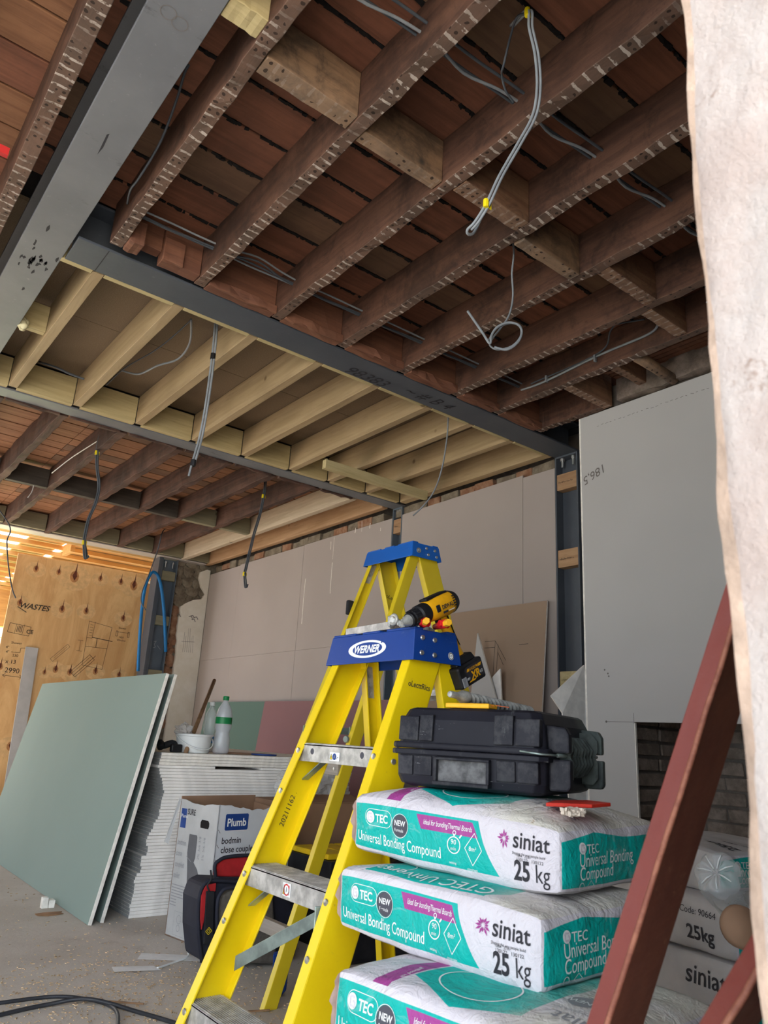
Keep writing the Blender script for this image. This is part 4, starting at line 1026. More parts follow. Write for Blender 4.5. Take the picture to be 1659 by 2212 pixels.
# rivets on the right end of the cap (faces -Y)
eo = V(1.395, 1.539+0.006, 1.155); ez = V(0, 0.012, 0.086).normalized(); fe = plane_fn(eo, (1, 0, 0), ez, 0.001)
for (a, b) in ((-0.052, 0.020), (-0.008, 0.018), (-0.058, -0.022), (-0.012, -0.024)):
    obj('rivet', MB().lathe([(0, .004), (.0035, .004), (.006, .0035), (.0075, 0)], fe(a, b), (0, -1, 0.1), 14), M['bolt'], cap1)
mb = MB(); disc(mb, (0.050, -0.020), 0.0105, fe); st = obj('sticker', mb, M['print_white'], cap1)
mb = MB(); disc(mb, (0.050, -0.020), 0.0095, lift_fn(fe, .0005), r2=0.0075); text_on(mb, 'E-9', .008, lambda x, y: lift_fn(fe, .0006)(x+.0435, y-.022)); obj('sticker_print', mb, M['print_black'], cap1)
# writing on the near wide rail
xw, xn, hw = f1
z = 1.045; o = V(xw(z, .018), 1.746-hw(z)-.0045, z); ed = V(1, 0, -0.12)
mb = MB(); text_on(mb, 'oLecttRics', .0215, plane_fn(o, ed, V(0.12, 0, 1), .0008), stretch=.85, bold=.0002); obj('pen_writing', mb, M['ink'], L1)
z = 0.72; y = 1.746+hw(z)-.0042
mb = MB(); up = V(0.398, 0, 1).normalized(); text_on(mb, '20211162 2', .022, plane_fn((xw(0.66, .055), y, 0.66), up, V(0.93, 0, -.37), -.0006)if False else plane_fn(V(xw(0.655, .062), y, 0.655), up, V(-0.93, 0, .37), .0006)); obj('date_stamp', mb, M['ink'], L1)
# warning stickers on two treads
def sticker(par, x, y, z, wd, ht, kind):
    f = plane_fn((x, y, z), (0, -1, 0), (0, 0, 1), 0.0008); mb = MB(); mb.add([f(0, 0), f(wd, 0), f(wd, ht), f(0, ht)], [(0, 1, 2, 3)]); s = obj('warning_sticker', mb, M['print_white'], par)
    g = lift_fn(f, .0004); mb = MB(); mb.add([g(.002, .004), g(wd*.3, .004), g(wd*.16, ht-.004)], [(0, 1, 2)]); obj('warning_triangle', mb, M['tag_yellow'], par)
    g2 = lift_fn(f, .0007); mb = MB(); stroke(mb, [(.002, .004), (wd*.3, .004), (wd*.16, ht-.004), (.002, .004)], .0012, g2); stroke(mb, [(wd*.16, .007), (wd*.16, ht-.010)], .0018, g2); obj('warning_print', mb, M['print_black'], par)
    mb = MB()
    if kind: disc(mb, (wd*.5, ht*.5), ht*.40, g2)
    else: disc(mb, (wd*.5, ht*.5), ht*.45, g2, r2=ht*.34); stroke(mb, [(wd*.82, .004), (wd*.85, ht-.004)], .002, g2)
    obj('roundel', mb, M['print_navy' if kind else 'red_mark'], par)
    mb = MB(); g3 = lift_fn(f, .001); stroke(mb, [(wd*.46, ht*.3), (wd*.5, ht*.7), (wd*.56, ht*.35)], .002, g3); stroke(mb, [(wd*.75, .005), (wd*.82, ht*.5), (wd*.92, ht*.4)], .0015, g3); obj('pictogram', mb, M['print_grey'], par)
sticker(L1, xw(.882)-.0008, 1.775, .842, .046, .022, True)
sticker(L1, xw(.562)-.0008, 1.755, .522, .036, .030, False)
# galvanised spreader brace between the rails and its bracket
a = at(505, 2098, 1, 1.90); b = at(690, 1998, 1, 1.62)
mb = MB().obox(a, b-a, V(0, 0, 0.034), V(0.002, 0.002, 0)); obj('spreader', mb, M['zinc'], L1, bevel=.001)
c = at(703, 1990, 1, 1.575); mb = MB().cbox(c, (0.05, -.02, 0), (0.003, .006, 0), (0, 0, .062)); mb.lathe([(0, .004), (.006, .003), (.007, 0)], c+V(-.012, -.004, 0), (-.3, -1, 0), 10); obj('spreader_bracket', mb, M['zinc'], L1, bevel=.002)
# --- far ladder
L2, cap2, f2_ = ladder('step_ladder', 'taller yellow stepladder standing behind, bright blue cap near the wall column', 1, 2.235, (2.14, 2.325), 2.748, 0.188, 1.72, 1.79,
    0.36, 0.356, 0.038, [0.28, 0.57, 0.86, 1.15, 1.44], (M['yellow_dull'], M['blue_bright']), False, False)
xw2, xn2, hw2 = f2_
for z in (0.785, 0.225):
    mb = MB().box((xn2(z, .0)-.012, 2.748-hw2(z)+.01, z-.024), (xn2(z, 0.0)+.014, 2.748+hw2(z)-.01, z+.024)); b = obj('rear_brace', mb, M['alu_dirty'], L2, bevel=.002)
    for sy in (-1, 1): obj('rivet', MB().lathe([(0, .004), (.006, .003), (.007, 0)], (xn2(z)-.012, 2.748+sy*(hw2(z)-.035), z), (-1, 0, 0), 10), M['bolt'], b)
eo = V(2.232, 2.56+0.006, 1.757); fe2 = plane_fn(eo, (1, 0, 0), V(0, .012, .07).normalized(), .001)
for (a, b) in ((0.0, .014), (.052, .012), (.008, -.016), (.06, -.018)):
    obj('rivet', MB().lathe([(0, .004), (.0035, .004), (.006, .0035), (.0075, 0)], fe2(a, b), (0, -1, .1), 14), M['bolt'], cap2)
obj('hinge_bolt', MB().lathe([(0, .008), (.007, .008), (.008, .003), (.0125, .002), (.013, 0)], fe2(-.05, -.005), (0, -1, .1), 14), M['bolt'], cap2)
mb = MB(); z = 1.585; text_on(mb, 'oLectric', .028, plane_fn((xw2(z, .03)-.06, 2.748+hw2(z)-.005, z), (1, 0, -.2), (.2, 0, 1), .001)); obj('pen_writing', mb, M['ink'], L2)
a = V(xn2(.93)-.005, 2.748+hw2(.93)-.01, .92); mb = MB().obox(a, V(xw2(.93)-xn2(.93), 0, 0.0), (0, .003, 0), (0, 0, .03)); obj('spreader', mb, M['zinc'], L2, bevel=.001)
mb = MB().obox(a+V(.0, -2*hw2(.93)+.035, 0), V(xw2(.93)-xn2(.93), 0, 0.0), (0, .003, 0), (0, 0, .03)); obj('spreader', mb, M['zinc'], L2, bevel=.001)
mb = MB().lathe([(0, .006), (.012, .006), (.015, 0)], V(xn2(.9)-.012, 2.748-hw2(.9)+.02, .9), (-1, -.3, 0), 14); obj('spreader_knuckle', mb, M['zinc'], L2)
mb = MB().box((xn2(1.5)-.02, 2.748+hw2(1.5)-.002, 1.47), (xn2(1.5)+.015, 2.748+hw2(1.5)+.02, 1.54)); obj('spreader_catch', mb, M['rubber'], L2, bevel=.006)
# ================================================================== BAGS
def bag_print_mats():
    """side, end and top print of the bag; attribute bp = flat pack coordinates in metres"""
    TEAL = (0.0, 0.42, 0.375); WH = (0.66, 0.62, 0.67); PUR = (0.36, 0.055, 0.27); DUST = (0.64, 0.61, 0.50)
    out = []
    def fin(m, c, dusty=0.5, tone=1.0):
        n = m.noise(10, 7, 0.8, (1, 1, 1.3)).ss(0.56, 0.72); c = m.mix(n*dusty*0.45, c, (0.62, 0.70, 0.68))
        cr = m.noise(7, 6, 0.65, (1, 1, 1), dist=1.2); c = m.mix(cr.ss(0.60, 0.64)*0.12, c, (0.8, 0.8, 0.8))
        m.col(c); h = m.noise(8, 4, 0.6, (1, 1, .6), dist=1.5)*0.75+m.noise(26, 3, 0.6, dist=2.5)*0.25
        m.bump(h, 0.9, 0.016); return m.m
    # side: x = s/L 0..1 left to right, z = t 0..1
    m = Mat('bag_side_print', 0.5, 0, 0.35); P = m.xyz(m.attr('bp')); s, t = P[0], P[2]
    wob = (m.noise(4, 2)-0.5)*0.02
    rb = 0.655+(1-t).pw(1.7)*0.135                      # right edge of the teal field
    teal = s.lt(rb+wob*0)*s.gt(0.012)*t.gt(0.10+s*0.04)*t.lt(0.885-s*0.0+(s-0.3).abs()*0.0)
    c = m.mix(teal, WH, TEAL)
    pl = 0.345+(1-t)*0.14*0.9; pr = 0.635+(0.82-t)*0.13
    pur = s.gt(pl)*s.lt(pr)*t.gt(0.62)*t.lt(0.845)
    gapw = s.gt(pl-0.006)*s.lt(pr+0.004)*t.gt(0.60)*t.lt(0.865)
    c = m.mix(gapw*(1-pur)*0.0, c, WH); c = m.mix(pur, c, PUR); out.append(fin(m, c, 0.40))
    # end: x = e 0..1 from the near corner
    m = Mat('bag_end_print', 0.5, 0, 0.35); P = m.xyz(m.attr('bp')); e, t = P[1], P[2]
    top = 0.80+(0.30-(e-0.30).abs()).mx(0)*0.45+(m.noise(6, 3)-0.5)*0.06
    teal = t.lt(top)*t.gt(0.07+(e-0.4).abs()*0.05)*e.gt(0.015); out.append(fin(m, m.mix(teal, WH, TEAL), 0.6))
    # top A: teal wave and purple band at the far left, dusty white to the right
    m = Mat('bag_top_print', 0.6, 0, 0.3); P = m.xyz(m.attr('bp')); s, e = P[0], P[1]
    wave = 0.70-((e-0.05).mx(0)*1.6).mn(0.55)*0.25
    teal = s.gt(0.27+e*0.10)*s.lt(0.73)*e.gt(0.02+((s-0.52).abs()*0.9).mn(0.3)*0.55)
    c = m.mix(teal, WH, TEAL); pur = s.gt(0.185+e*0.10)*s.lt(0.262+e*0.10); c = m.mix(pur, c, PUR)
    d = m.noise(5, 6, 0.7).ss(0.30, 0.62)*(s.ss(0.55, 0.8)); c = m.mix(d*0.75, c, DUST)
    sl = m.noise(16, 4, 0.7, (3, 0.7, 1)).ss(0.66, 0.70)*s.gt(0.70); c = m.mix(sl*0.7, c, (0.36, 0.23, 0.13)); out.append(fin(m, c, 0.25))
    # top B: all teal with white outline print, for the second bag
    m = Mat('bag_back_print', 0.6, 0, 0.3); P = m.xyz(m.attr('bp')); s, e = P[0], P[1]
    teal = s.gt(0.13)*s.lt(0.80)*e.gt(0.02+((s-0.75).mx(0))*2.2); c = m.mix(teal, WH, TEAL)
    d = m.noise(5, 6, 0.7).ss(0.30, 0.62)*(s.ss(0.70, 0.85)); c = m.mix(d*0.7, c, DUST); out.append(fin(m, c, 0.25))
    return out
BM = bag_print_mats()
M['bag_white'] = plain('white_paper_sack', (0.52, 0.50, 0.51), 0.6, var=0.07, sc=6, bump=0.35)
M['bag_fold'] = plain('pinkish_sack_fold', (0.50, 0.36, 0.31), 0.7, var=0.15, sc=14, bump=0.3)
from mathutils import noise as mn
class Bag:
    def __init__(s, corner, E, Lv, H, seed, drop=0.0, bulge=0.010):
        s.bulge = bulge
        s.C = Vector(corner); s.W = Vector(E).length; s.L = Vector(Lv).length; s.E = Vector(E).normalized(); s.Lh = Vector(Lv).normalized(); s.H = H; s.seed = seed; s.drop = drop
    def P(s, x, y, z, off=0.0):
        """flat-pack point (x along end, y along long side, z up) -> world"""
        r = 0.012; W, L, H = s.W, s.L, s.H
        q = V(x-W/2, y-L/2, z-H/2); h = V(W/2-r, L/2-r, H/2-r)
        c = V(max(-h.x, min(h.x, q.x)), max(-h.y, min(h.y, q.y)), max(-h.z, min(h.z, q.z)))
        d = q-c
        if d.length > 1e-9: d = d.normalized(); p = c+d*(r+off)
        else: p = c
        fx = q.x/(W/2); fy = q.y/(L/2); fz = q.z/(H/2)
        bul = (1-fx**4)*(1-fy**4)
        p.z += s.bulge*bul*abs(fz) if fz > 0 else -0.0045*bul*abs(fz)
        p.x += fx*0.007*(1-fz*fz)*(1-fy**4); p.y += fy*0.006*(1-fz*fz)*(1-fx**4)
        # pinched ends
        p.z += -abs(fy)**6*fz*0.006
        k = mn.noise(V(q.x*5+s.seed, q.y*5, q.z*7))*0.008+mn.noise(V(q.x*14+s.seed, q.y*12, q.z*18))*0.0036
        if d.length > 0: p = p+d*k
        w_ = s.C+s.E*(p.x+W/2)+s.Lh*(p.y+L/2)+V(0, 0, p.z+H/2+s.drop*(p.y+L/2)/L)
        return w_
    def side(s, off=0.0012): return lambda u, v: s.P(0.0, s.L-u, v, off)       # u from the far end, v up
    def end(s, off=0.0012): return lambda u, v: s.P(u, 0.0, v, off)
    def top(s, off=0.0012): return lambda u, v: s.P(v, s.L-u, s.H, off)
def text_fine(mb, s, size, fn, u, v, **k): text_on(mb, s, size, lambda x, y: fn(x+u, y+v), **k)
def make_bag(bg, label, group, topm=2, detail=2, sidem=0, loc=None):
    st = 0.011 if detail else 0.03
    nx = max(4, int(bg.W/st)); ny = max(4, int(bg.L/st)); nz = max(4, int(bg.H/st)); mb = MB(); bp = []
    def grid(fn, na, nb_, mi, flip, bf):
        o = len(mb.v)
        for i in range(na+1):
            for j in range(nb_+1):
                a, b = i/na, j/nb_; mb.v.append(fn(a, b)); bp.append(bf(a, b))
        for i in range(na):
            for j in range(nb_):
                k = o+i*(nb_+1)+j; f = [k, k+nb_+1, k+nb_+2, k+1]
                mb.f.append(f[::-1] if flip else f); mb.m.append(mi)
    W, L, H = bg.W, bg.L, bg.H
    grid(lambda a, b: bg.P(0, L*(1-a), H*b), ny, nz, 0, False, lambda a, b: (a, 0, b))
    grid(lambda a, b: bg.P(W*a, 0, H*b), nx, nz, 1, False, lambda a, b: (0, a, b))
    grid(lambda a, b: bg.P(W*b, L*(1-a), H), ny, nx, 2, True, lambda a, b: (a, b, 1))
    grid(lambda a, b: bg.P(W*b, L*(1-a), 0), ny, nx, 3, False, lambda a, b: (a, b, 0))
    grid(lambda a, b: bg.P(W, L*(1-a), H*b), ny, nz, 3, True, lambda a, b: (a, 1, b))
    grid(lambda a, b: bg.P(W*a, L, H*b), nx, nz, 4, True, lambda a, b: (0, a, b))
    base = bg.C+bg.E*W/2+bg.Lh*L/2
    r = empty('plaster_sack', base, label, 'sack', group)
    side = BM[0] if sidem == 0 else M['bag_white']; end = BM[1]
    o = obj('sack_body', mb, [side, end, BM[topm] if topm in (2, 3) else M['bag_white'], M['bag_white'], M['bag_fold']], r, smooth=True)
    at_ = o.data.attributes.new('bp', 'FLOAT_VECTOR', 'POINT'); flat = []
    for q in bp: flat += q
    at_.data.foreach_set('vector', flat)
    if not detail: return r
    def P2(name, mat, mbb): 
        if mbb.f: obj(name, mbb, M[mat], r)
    # ---- long side
    sd = bg.side(); k = L; hh = H
    if sidem == 0:
        mb = MB(); oo = lambda x, y: sd(x, y)
        disc(mb, (0.060*k/.54, hh*.66), 0.013, sd, n=16)
        text_fine(mb, 'TEC', 0.024, sd, 0.076, hh*.59, bold=.0005, stretch=.9)
        pl = []
        for a in range(0, 360, 12):
            t = math.radians(a); X = 0.0855+math.cos(t)*.018+(0.024 if math.cos(t) > 0 else -.024); pl.append((X, hh*.66+math.sin(t)*.0175))
        pl.append(pl[0]); stroke(mb, pl, .0011, sd)
        text_fine(mb, 'Universal Bonding Compound', 0.031, sd, 0.018, hh*.215, stretch=.66)
        # stopwatch and diamond
        cx_ = k*.555; disc(mb, (cx_, hh*.46), .0165, sd, r2=.0145, n=24); disc(mb, (cx_, hh*.65), .0045, sd, r2=.003, n=12); stroke(mb, [(cx_+.013, hh*.58), (cx_+.018, hh*.63)], .003, sd); stroke(mb, [(cx_, hh*.6), (cx_, hh*.63)], .004, sd)
        text_fine(mb, '90', .0135, sd, cx_-.0075, hh*.47); text_fine(mb, 'min', .0095, sd, cx_-.008, hh*.38)
        dx = k*.645; stroke(mb, [(dx-.021, hh*.45), (dx, hh*.69), (dx+.021, hh*.45), (dx, hh*.21), (dx-.021, hh*.45)], .0013, sd); text_fine(mb, '8m²', .012, sd, dx-.011, hh*.42)
        text_fine(mb, 'setting', .007, sd, cx_-.012, hh*.17); text_fine(mb, 'coverage', .007, sd, dx-.014, hh*.13)
        text_fine(mb, 'Ideal for bondingThermal Boards', .0145, bg.side(.0020), k*.405, hh*.70, stretch=.64, shear=.15)
        P2('white_lettering', 'print_white', mb)
        mb = MB(); sd2 = bg.side(.0021); disc(mb, (k*.285, hh*.60), .0225, bg.side(.0016), n=28); P2('roundel', 'print_dark', mb)
        mb = MB(); text_fine(mb, 'NEW', .0155, sd2, k*.285-.0165, hh*.60, bold=.0003, stretch=.9); text_fine(mb, 'Formula', .0095, sd2, k*.285-.0155, hh*.50, stretch=.85); disc(mb, (k*.285, hh*.60), .0245, sd2, r2=.0235, n=28); P2('roundel_lettering', 'print_white', mb)
        mb = MB(); stroke(mb, [(0.053, hh*.60), (0.053, hh*.72), (.066, hh*.72)], .004, sd2); stroke(mb, [(0.053, hh*.60), (.066, hh*.60), (.066, hh*.665), (.060, hh*.665)], .004, sd2); obj('logo_letter', mb, BM[0], r)
        mb = MB(); cx_ = k*.775; cy_ = hh*.70
        for a in range(0, 360, 30):
            t = math.radians(a+rnd(-6, 6)); l = rnd(.010, .019)
            a0 = (cx_+math.cos(t)*.003, cy_+math.sin(t)*.003); a1 = (cx_+math.cos(t)*l, cy_+math.sin(t)*l); nxx = (-math.sin(t)*.0022, math.cos(t)*.0022); am = ((a0[0]+a1[0])/2, (a0[1]+a1[1])/2)
            mb.add([sd(*a0), sd(am[0]-nxx[0], am[1]-nxx[1]), sd(*a1), sd(am[0]+nxx[0], am[1]+nxx[1])], [(0, 1, 2, 3)])
        P2('star_logo', 'print_purple', mb)
        mb = MB(); text_fine(mb, 'siniat', .042, sd, k*.812, hh*.60, bold=.0005, stretch=.92); text_fine(mb, 'Shaping the way people build', .0072, sd, k*.812, hh*.50, stretch=.85)
        text_fine(mb, '25', .048, sd, k*.822, hh*.15, bold=.0013, stretch=.72); text_fine(mb, 'kg', .046, sd, k*.822+.044, hh*.15, stretch=.74)
        text_fine(mb, '130122   130122', .0085, sd, k*.83, hh*.415); text_fine(mb, '18:04   22:01', .006, sd, k*.83, hh*.475)
        P2('black_lettering', 'print_black', mb)
    # ---- end
    ed = bg.end(); mb = MB(); u0 = .058
    disc(mb, (u0+.012, hh*.69), .0115, ed, n=16); text_fine(mb, 'TEC', .026, ed, u0+.026, hh*.60)
    text_fine(mb, 'Universal Bonding', .037, ed, u0, hh*.40, stretch=.78); text_fine(mb, 'Compound', .037, ed, u0, hh*.19, stretch=.78)
    cx_ = u0+.008; disc(mb, (cx_, hh*.09), .0085, ed, r2=.0072, n=20); stroke(mb, [(cx_+.022, hh*.09), (cx_+.034, hh*.17), (cx_+.046, hh*.09), (cx_+.034, hh*.01+.003), (cx_+.022, hh*.09)], .001, ed)
    P2('white_lettering', 'print_white', mb)
    mb = MB(); e2 = bg.end(.0021); stroke(mb, [(u0+.006, hh*.64), (u0+.006, hh*.74), (u0+.018, hh*.74)], .0035, e2); stroke(mb, [(u0+.006, hh*.64), (u0+.018, hh*.64), (u0+.018, hh*.695), (u0+.013, hh*.695)], .0035, e2); obj('logo_letter', mb, BM[1], r)
    # ---- top
    tp = bg.top(); mb = MB()
    if topm == 2:
        f = lambda x, y: tp(k*.93-x, .06-y) 
        text_on(mb, 'siniat', .046, lambda x, y: tp(k*.97-x, .105-y)); text_on(mb, 'Shaping the way people build', .010, lambda x, y: tp(k*.97-x, .125-y))
        P2('black_lettering', 'print_grey', mb); mb = MB()
        disc(mb, (k*.80, .17), .026, tp, n=24); P2('roundel', 'print_grey', mb); mb = MB()
        text_on(mb, 'NEW', .020, lambda x, y: bg.top(.002)(k*.80+.018-x, .17-y+.002)); 
        disc(mb, (k*.50, .10), .060, tp, n=40, r2=.0575, sx=1.3); text_on(mb, 'for bonding', .012, lambda x, y: bg.top(.002)(k*.205+.03-x*.0+y, .03+x)); P2('white_lettering', 'print_white', mb)
    elif topm == 3:
        text_on(mb, 'GTEC Universal Bonding', .050, lambda x, y: tp(k*.76-x, .045-y)); disc(mb, (k*.25, .06), .03, tp, n=30, r2=.028)
        P2('white_lettering', 'print_white', mb)
    # pinched seams at the ends
    mb = MB()
    seam = [bg.P(-.004, L*1.0, hh*q, .012*math.sin(q*math.pi)) for q in [i/10 for i in range(11)]]
    pts_a = [bg.P(0.01+.003*math.sin(i*2.1), L+.0, hh*(i/10), 0.002+.014*math.sin(i/10*math.pi)*1.0) for i in range(11)]
    pts_b = [bg.P(0.035, L, hh*(i/10), 0.0) for i in range(11)]
    mb.v = pts_a+pts_b
    for i in range(10): mb.f.append([i, i+1, 12+i, 11+i]); mb.m.append(0)
    obj('sack_fold', mb, M['bag_fold'], r, smooth=True)
    return r
G1 = 'plaster sacks in the near stack'
def near_bag(corner, left, W, z, H, seed, label, topm, drop=0.0, rot=None, detail=2, loose=False):
    Lv = V(left[0]-corner[0], left[1]-corner[1], 0); e = V(Lv.y, -Lv.x, 0).normalized()
    if rot: e = Matrix.Rotation(rot, 3, 'Z') @ e
    return make_bag(Bag(V(corner[0], corner[1], z), e*W, Lv, H, seed, drop, 0.030 if topm == 2 and z > .6 else 0.012), label, None, topm, detail)
near_bag((1.182, 0.957), (1.108, 1.492), .40, .646, .122, 3.1, 'top teal and white plaster sack of the near stack, carrying the black tool case', 2, .012)
near_bag((1.090, 0.925), (1.052, 1.452), .40, .512, .124, 9.7, 'teal and white plaster sack directly under the top one of the near stack', 3, .0)
near_bag((0.960, 0.745), (0.915, 1.262), .42, .380, .124, 15.2, 'lowest visible plaster sack of the near stack, jutting towards the camera', 2, .0)
for i, z in enumerate((.254, .128, .002)):
    near_bag((1.00, 0.80), (.96, 1.32), .42, z, .122, 22+i, ('plaster sack third from the floor in the near stack', 'plaster sack second from the floor in the near stack', 'plaster sack on the floor under the near stack')[i], 2, 0, detail=0)
# ---- second stack by the fireplace
def wbag(C, E, Lv, H, seed, label, side=1, topm=9): return make_bag(Bag(C, E, Lv, H, seed), label, None, topm, 0, side)
b1 = Bag(V(1.95, 1.02, .30), V(.40, -.05, 0), V(.10, .50, 0), .13, 41); ra = make_bag(b1, 'white plaster sack with siniat lettering low in the far stack, right of the red post', None, 9, 1, 1)
b2 = Bag(V(1.93, 1.04, .438), V(.40, -.10, 0), V(.12, .48, 0), .13, 47); rb = make_bag(b2, 'white plaster sack with upside-down lettering behind the red post', None, 9, 1, 1)
# upper slumped open sack
sb = Bag(V(1.98, 1.10, .575), V(.42, -.08, 0), V(.10, .42, 0), .10, 53); rc = make_bag(sb, 'slumped dusty white plaster sack on top of the far stack', None, 9, 1, 1)
make_bag(Bag(V(1.95, 1.02, .165), V(.40, -.05, 0), V(.10, .50, 0), .13, 61), 'plaster sack near the floor in the far stack', None, 9, 0, 1)
make_bag(Bag(V(1.95, 1.02, .03), V(.40, -.05, 0), V(.10, .50, 0), .13, 63), 'plaster sack on the floor under the far stack', None, 9, 0, 1)
f = b1.side(); mb = MB(); text_fine(mb, 'siniat', .060, f, b1.L*.62, .06, bold=.0006); obj('black_lettering', mb, M['print_black'], ra)
f = b2.side(); mb = MB(); text_fine(mb, 'Code: 90664', .022, f, b2.L*.66, .085); obj('code_lettering', mb, M['print_black'], rb); mb = MB(); text_fine(mb, '25kg', .045, f, b2.L*.70, .028, bold=.001); obj('black_lettering', mb, M['print_black'], rb)
f = sb.top(); mb = MB(); text_on(mb, '25kg', .05, lambda x, y: f(sb.L*.95-x, .12-y), bold=.001); obj('weight_lettering', mb, M['print_black'], rc); mb = MB(); text_on(mb, 'Code: 90664', .02, lambda x, y: f(sb.L*.95-x, .18-y)); obj('black_lettering', mb, M['print_black'], rc)

# ================================================================== TOOL CASE
def case():
    O = V(1.134, 1.408, .808); A = V(.140, -.378, 0); LA = A.length+.0; A = A.normalized(); B = V(-A.y, A.x, 0)   # A along the front, B to the back
    LA = .374; DB = .372; H = .165
    r = empty('tool_case', O+A*LA/2+B*DB/2, 'black dusty plastic tool case lying on the top plaster sack', 'tool case')
    def Q(a, b, z): return O+A*a+B*b+V(0, 0, z)
    def shell(z0, z1, in0, in1, ch, nm, mat='case'):
        # chamfered box, inset in0 at z0 and in1 at z1, corners cut by ch
        def ring(i, z): 
            c = ch
            return [Q(i+c, i, z), Q(LA-i-c, i, z), Q(LA-i, i+c, z), Q(LA-i, DB-i-c, z), Q(LA-i-c, DB-i, z), Q(i+c, DB-i, z), Q(i, DB-i-c, z), Q(i, i+c, z)]
        mb = MB(); zs = [(in0, z0)] + [(in1, z1)] if not isinstance(in0, list) else in0
        o = 0
        for i, z in zs: mb.v += ring(i, z)
        for k in range(len(zs)-1):
            for j in range(8):
                j2 = (j+1) % 8; mb.f.append([k*8+j, k*8+j2, (k+1)*8+j2, (k+1)*8+j]); mb.m.append(0)
        mb.f.append(list(range(8))[::-1]); mb.f.append([(len(zs)-1)*8+j for j in range(8)]); mb.m += [0, 0]
        return obj(nm, mb, M[mat], r, bevel=.003)
    shell(0, 0, [(.030, 0.0), (.016, .006), (.010, .022), (.008, .072)], 0, .018, 'lower_shell')
    shell(0, 0, [(.008, .088), (.010, .095), (.014, .145), (.024, .167), (.032, .172)], 0, .020, 'lid')
    shell(0, 0, [(.001, .068), (.0, .070), (.0, .0785), (.003, .080)], 0, .016, 'lower_rim')
    shell(0, 0, [(.004, .0812), (.001, .083), (.001, .093), (.004, .095)], 0, .016, 'lid_rim')
    # raised pads over the front of the lid
    for (a0, a1, z0, z1, p) in ((.020, .070, .098, .152, .004), (.074, .108, .098, .156, .007), (.118, .240, .096, .138, -.002), (.256, .300, .098, .160, .007), (.304, .358, .098, .154, .004)):
        mb = MB(); q = .009-p
        mb.v = [Q(a0, q, z0), Q(a1, q, z0), Q(a1, q+.004, z1), Q(a0, q+.004, z1), Q(a0, .03, z0), Q(a1, .03, z0), Q(a1, .03, z1), Q(a0, .03, z1)]
        mb.f = [[0, 1, 2, 3], [1, 5, 6, 2], [4, 0, 3, 7], [3, 2, 6, 7], [5, 4, 7, 6], [4, 5, 1, 0]]; mb.m = [0]*6
        obj('moulded_panel', mb, M['case'], r, bevel=.0025)
    for (a0, a1) in ((.024, .060), (.064, .108), (.262, .305), (.309, .356)):
        mb = MB(); mb.v = [Q(a0, .004, .024), Q(a1, .004, .024), Q(a1, .003, .066), Q(a0, .003, .066), Q(a0, .03, .024), Q(a1, .03, .024), Q(a1, .03, .066), Q(a0, .03, .066)]
        mb.f = [[0, 1, 2, 3], [1, 5, 6, 2], [4, 0, 3, 7], [3, 2, 6, 7], [5, 4, 7, 6], [4, 5, 1, 0]]; mb.m = [0]*6
        obj('moulded_panel', mb, M['case'], r, bevel=.0025)
    # recessed handle panel: a frame with a set-back dusty plate
    fr = MB()
    def bar(a0, a1, z0, z1, b0=-.006, b1=.012): fr.obox(Q(a0, b0, z0), A*(a1-a0), B*(b1-b0), V(0, 0, z1-z0))
    bar(.118, .250, .060, .066); bar(.118, .250, .008, .016, -.010); bar(.118, .125, .014, .062); bar(.243, .250, .014, .062)
    obj('latch_frame', fr, M['case'], r, bevel=.002)
    obj('latch_panel', MB().obox(Q(.125, .0055, .016), A*.118, B*.006, V(0, 0, .045)), plain('dusty_grey_plastic', (0.13, .13, .135), .8, var=.25, sc=40), r)
    # fins and clips on the right end
    for k in range(9):
        b = .085+k*.0225; mb = MB(); e = .030
        pts = [Q(LA-.008, b, .022), Q(LA+e*.6, b, .022), Q(LA+e, b, .036), Q(LA+e, b, .070), Q(LA+e*.75, b, .083), Q(LA+e, b, .094), Q(LA+e, b, .118), Q(LA+e*.55, b, .134), Q(LA-.012, b, .136)]
        if 0 < k < 8: pts = [Q(LA-.008, b, .035), Q(LA+e*.30, b, .040), Q(LA+e*.85, b, .066), Q(LA+e*.7, b, .082), Q(LA+e*.85, b, .098), Q(LA+e*.3, b, .120), Q(LA-.012, b, .124)]
        mb.prism(pts, B*.0028); obj('hinge_fin', mb, M['case_fin'], r)
    for b0 in (.045, .285):
        mb = MB().prism([Q(LA-.01, b0, .012), Q(LA+.030, b0, .012), Q(LA+.036, b0, .020), Q(LA+.036, b0, .075), Q(LA-.01, b0, .075)], B*.022); obj('hinge_clip', mb, M['case'], r, bevel=.004)
        mb = MB().prism([Q(LA-.012, b0, .088), Q(LA+.034, b0, .088), Q(LA+.034, b0, .126), Q(LA+.026, b0, .140), Q(LA-.015, b0, .144)], B*.022); obj('hinge_clip', mb, M['case'], r, bevel=.004)
    obj('hinge_rod', MB().tube([Q(LA+.014, .03, .083), Q(LA+.014, .31, .083)], .004, 8), M['zinc'], r, smooth=True)
    obj('latch_wire', MB().tube([Q(LA-.055, -.003, .088), Q(LA-.01, -.004, .084), Q(LA+.014, .03, .083)], .0025, 6), M['zinc'], r, smooth=True)
    return Q, A, B
CQ, CA, CB = case()
